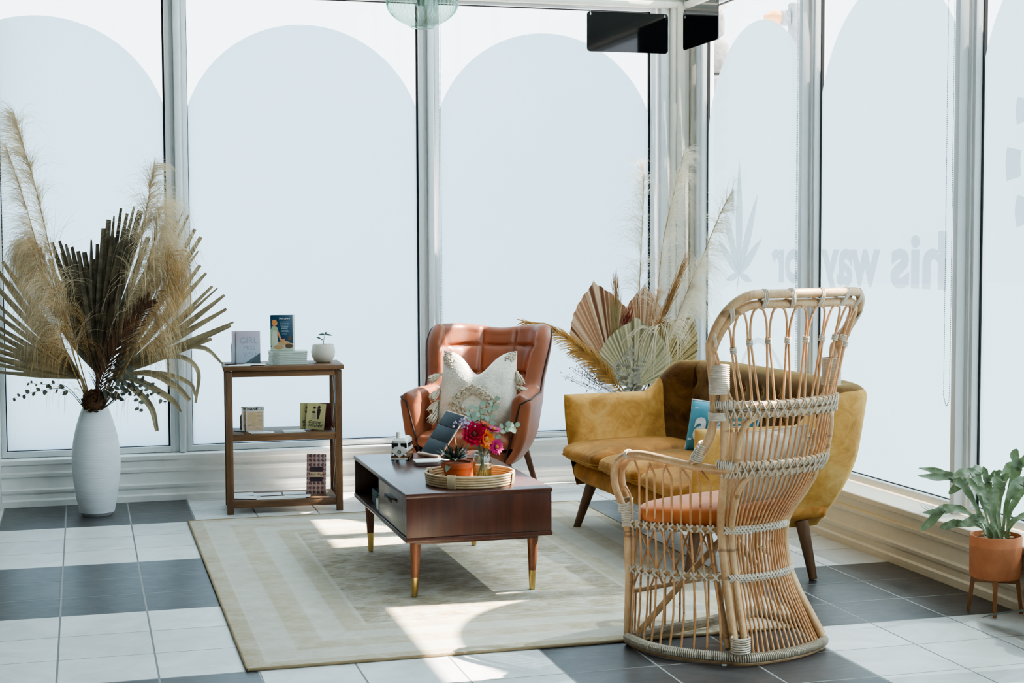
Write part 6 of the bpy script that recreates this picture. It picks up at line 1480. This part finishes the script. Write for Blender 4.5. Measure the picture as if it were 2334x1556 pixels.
# ------------------------------------------------------------------ hanging signs
blackg = simple('gloss_black_acrylic', rgb(9, 10, 12), .06, var=.02, spec=.6); wire = simple('thin_steel_wire', rgb(170, 172, 172), .35, metal=.8); clip_ = simple('white_sign_clip', rgb(236, 236, 232), .5)
def rrect(w_, h_, r, n=6):
    out = []
    for (cx, cy, a0) in ((w_ / 2 - r, h_ / 2 - r, 0), (-w_ / 2 + r, h_ / 2 - r, PI / 2), (-w_ / 2 + r, -h_ / 2 + r, PI), (w_ / 2 - r, -h_ / 2 + r, 1.5 * PI)):
        for k in range(n + 1): a = a0 + PI / 2 * k / n; out.append((cx + r * math.cos(a), cy + r * math.sin(a)))
    return out
def sign(label, c, rz, w_=.528, h_=.243):
    o = thing('hanging_sign', label, 'sign', c, (0, 0, rz), 'blank black signs hanging in the window corner')
    MB().prism(rrect(w_, h_, .022), .006, Matrix.Translation((0, .003, 0)) @ FRONT).build('sign_panel', blackg, o)
    for sx in (-1, 1):
        x = sx * (w_ / 2 - .022)
        wr = MB().tube([(x, -.005, h_ / 2 - .014), (x, -.002, h_ / 2 + .05), (x, 0, ZC - c[2])], .0011, 5).build('hanging_wire', wire, o)
        MB().ball((x, -.004, h_ / 2 - .016), .0055, 8, sc=(.8, .6, 1.5)).build('clip', clip_, wr)
sign('blank glossy black hanging sign facing the room in the window corner', (3.253, 8.90, 2.818), 0)
sign('blank glossy black hanging sign turned parallel to the right windows', (3.565, 8.50, 2.822), math.radians(-90))
# ------------------------------------------------------------------ ribbed glass pendant
pg = glassy('pale_green_ribbed_glass', (.70, .82, .76, 1), .05, .14); fit = simple('sage_metal_socket', rgb(150, 158, 138), .35, metal=.5)
pn = thing('pendant_lamp', 'round ribbed clear glass pendant lamp hanging at the top of the view', 'lamp', (1.325, 6.0, 2.378))
pp = [(.044, .0), (.046, .002), (.060, .010), (.090, .026), (.118, .048), (.135, .072), (.141, .098), (.137, .122), (.122, .146), (.094, .166), (.062, .178), (.046, .186), (.042, .20)]
PPS = spline([(r, 0, z) for r, z in pp], 4)
def fn(u, v):
    i = min(len(PPS) - 1, int(round(v * (len(PPS) - 1)))); r, z = PPS[i].x, PPS[i].z; a = 2 * PI * u; k = 1 + .030 * math.cos(44 * a) * math.sin(PI * min(1, max(0, z / .186))) ; return (r * k * math.cos(a), r * k * math.sin(a), z)
MB().grid(fn, 448, len(PPS), wrapu=True).build('glass_shade', pg, pn, angle=180)
MB().tube([(.045 * math.cos(2 * PI * k / 48), .045 * math.sin(2 * PI * k / 48), .001) for k in range(48)], .0025, 8, closed=True).build('rim', pg, pn)
MB().lathe([(0, .085), (.016, .085), (.021, .092), (.021, .15), (.026, .17), (.045, .192), (.047, .215), (.02, .225), (0, .226)], 28, cap=False).build('socket', fit, pn)
MB().tube([(0, 0, .22), (0, 0, ZC - 2.378 - .03)], .003, 8).build('cord', fit, pn)
MB().lathe([(0, ZC - 2.378), (.055, ZC - 2.378), (.055, ZC - 2.378 - .02), (.012, ZC - 2.378 - .032), (0, ZC - 2.378 - .032)], 28, cap=False).build('ceiling_rose', fit, pn)
# ------------------------------------------------------------------ blind chains
def beads(label, path, group='bead chains of the window blinds'):
    base = Vector(path[0]); o = MB(); P, L = resample(path, int(sum((Vector(b) - Vector(a)).length for a, b in zip(path, path[1:])) / .0095))
    for p in P: o.ball(p - base, .0026, 6)
    o.tube([p - base for p in P[::6]] + [P[-1] - base], .0007, 3)
    ob = o.build('blind_chain', simple('grey_bead_chain', rgb(128, 134, 136), .4, metal=.3, var=.05), fix=False, smooth=False); ob.location = base; return tag(ob, label, 'blind chain', group)
def loopchain(label, p_top, axis, gap, zlow):
    x, y, z = p_top; d = Vector((gap, 0, 0)) if axis == 'x' else Vector((0, -gap, 0)); a = Vector(p_top)
    return beads(label, [a, Vector((x, y, zlow + .05)) + d * .02] + spline([Vector((x, y, zlow + .03)) + d * .1, Vector((x, y, zlow)) + d * .5, Vector((x, y, zlow + .03)) + d * .95], 5) + [Vector((x, y, zlow + .3)) + d, Vector((x, y, z)) + d])
loopchain('bead chain hanging beside the middle mullion behind the armchair', (2.158, 9.31, 3.04), 'x', .010, .55)
loopchain('bead chain hanging against the first window of the right wall', (3.835, 7.765, 3.04), 'y', .012, .52)
loopchain('long bead chain loop hanging at the near edge of the second right window', (3.835, 6.235, 3.04), 'y', .052, .765)
# white cord coiled on the right sill
b = MB(); pts = []
for k in range(90):
    t = k / 89; pts.append((.018 * math.sin(2 * PI * 4.2 * t), -.10 + .20 * t + .026 * math.sin(2 * PI * 4.2 * t + 1.2), .014 + .012 * math.cos(2 * PI * 4.2 * t)))
o = b.tube(pts, .0024, 6).build('curly_twine', simple('white_plastic_cord', rgb(238, 238, 236), .5, var=.02)); o.location = (3.735, 6.14, .286); tag(o, 'curly white cord lying on the right window sill behind the fern', 'cord')
# ------------------------------------------------------------------ lettering on the outside of the right windows
XO = 3.955
def outside(vs, y0, z0): return [(XO, y0 + x, z0 + y) for x, y, _ in vs]
def wintext(win, body, y_mid, z_mid, size, bold, name='lettering', sx=1.0):
    vs, fs = text_mesh(body, size, bold, 4); vs = [(x * sx, y, z) for x, y, z in vs]
    return MB().raw(outside(vs, y_mid, z_mid), fs).build(name, decalm, bpy.data.objects[win], smooth=False)
def word(win, body, y0, y1, zb, zx, name='lettering'):
    vs, fs = text_mesh(body, 1.0, .035, 4, 'LEFT', 0, 'TOP_BASELINE'); xv, _ = text_mesh('x', 1.0, 0, 2, 'LEFT', 0, 'TOP_BASELINE')
    xh = max(v[1] for v in xv); xs_ = [v[0] for v in vs]; a, b_ = min(xs_), max(xs_)
    out = [(XO, y0 + (v[0] - a) / (b_ - a) * (y1 - y0), zb + v[1] / xh * (zx - zb)) for v in vs]
    # small slab serifs keep the letters close to the painted lettering
    return MB().raw(out, fs).build(name, decalm, bpy.data.objects[win], smooth=False)
word('window_5', 'his', 6.315, 6.83, 1.378, 1.543); word('window_5', 'way', 6.93, 7.575, 1.378, 1.543)
word('window_5', 't', 6.185, 6.27, 1.378, 1.543)
word('window_4', 'or', 7.80, 8.20, 1.378, 1.543)
LB = Vector((XO, 8.66, 1.40))
def leaflet(a, L, w_):
    out = []; n = 14; d = Vector((0, math.sin(a), math.cos(a))); s = Vector((0, math.cos(a), -math.sin(a)))
    wf = lambda t: w_ * math.sin(PI * t ** .85) ** .9
    for k in range(n + 1): t = k / n; out.append(LB + d * L * t + s * wf(t) * .5)
    for k in range(n - 1, 0, -1): t = k / n; out.append(LB + d * L * t - s * wf(t) * .5)
    return out
b = MB()
for (a, L, w_) in ((0.0, .71, .10), (-.50, .56, .09), (.50, .56, .09), (-.98, .40, .07), (.98, .40, .07), (-1.75, .20, .045), (1.75, .20, .045)):
    p = leaflet(a, L, w_); b.raw(p, [tuple(range(len(p)))])
b.tube([LB, LB + Vector((0, .03, -.10))], .006, 6).build('leaf_emblem', decalm, bpy.data.objects['window_4'], smooth=False)
def stroke(win, pts, w_, name):
    P = spline(pts, 6); vs = []; fs = []
    for k, p in enumerate(P):
        t = (P[min(len(P) - 1, k + 1)] - P[max(0, k - 1)]).normalized(); n = Vector((0, -t.z, t.y)); vs += [p - n * w_ / 2, p + n * w_ / 2]
    for k in range(len(P) - 1): fs.append((2 * k, 2 * k + 1, 2 * k + 3, 2 * k + 2))
    return MB().raw(vs, fs).build(name, decalm, bpy.data.objects[win], smooth=False)
stroke('window_4', [(XO, 8.74, .66), (XO, 8.64, .82), (XO, 8.48, .98), (XO, 8.33, 1.01), (XO, 8.17, .95), (XO, 8.03, .84), (XO, 7.95, .74)], .035, 'curved_mark')
stroke('window_6', [(XO, 5.79, 1.99), (XO, 5.80, 1.93), (XO, 5.79, 1.86)], .11, 'round_mark'); stroke('window_6', [(XO, 5.73, 2.20), (XO, 5.74, 2.15), (XO, 5.73, 2.10)], .09, 'round_mark'); stroke('window_6', [(XO, 5.72, 1.78), (XO, 5.735, 1.72), (XO, 5.72, 1.66)], .09, 'round_mark')
# ------------------------------------------------------------------ seen through the clear glass: stone pier and signal
stone = simple('pale_grey_stone', rgb(150, 146, 142), .95, var=.25, vscale=9, bump=1.0, bscale=26)
pier = thing('stone_pier', 'rough pale stone pier standing outside by the corner of the right windows', 'pier', (4.33, 10.45, -.12)); z = 0; rs = random.Random(5); b = MB()
while z < 4.0:
    h = rs.uniform(.17, .26); gx = rs.uniform(-.02, .02)
    cushion(b, (gx, 0, z + h / 2), .40 + rs.uniform(-.03, .03), .40, h * 1.02, .28, .2, 28, 10); z += h
b.build('stacked_stone', stone, pier, angle=80)
tl_ = thing('traffic_light', 'grey traffic signal with orange lamps far outside the right window', 'traffic light', (13.15, 27.0, -.12)); grey_s = simple('signal_grey', rgb(146, 152, 156), .6); org = simple('orange_signal_lens', rgb(226, 164, 110), .4)
MB().tube([(.16, 0, 0), (.16, 0, 6.2)], .08, 14).build('pole', grey_s, tl_); MB().box((.02, -.12, 5.45), (.22, .12, 6.30), .04).build('signal_head', grey_s, tl_)
MB().box((-.22, -.1, 5.86), (.02, .1, 6.14), .05).build('side_signal', grey_s, tl_); MB().lathe([(0, 0), (.15, .02), (.14, .14), (.06, .30), (0, .32)], 20, M=Matrix.Translation((-.20, 0, 6.0)) @ Matrix.Rotation(-PI / 2, 4, 'Y')).build('lens_hood', org, tl_)
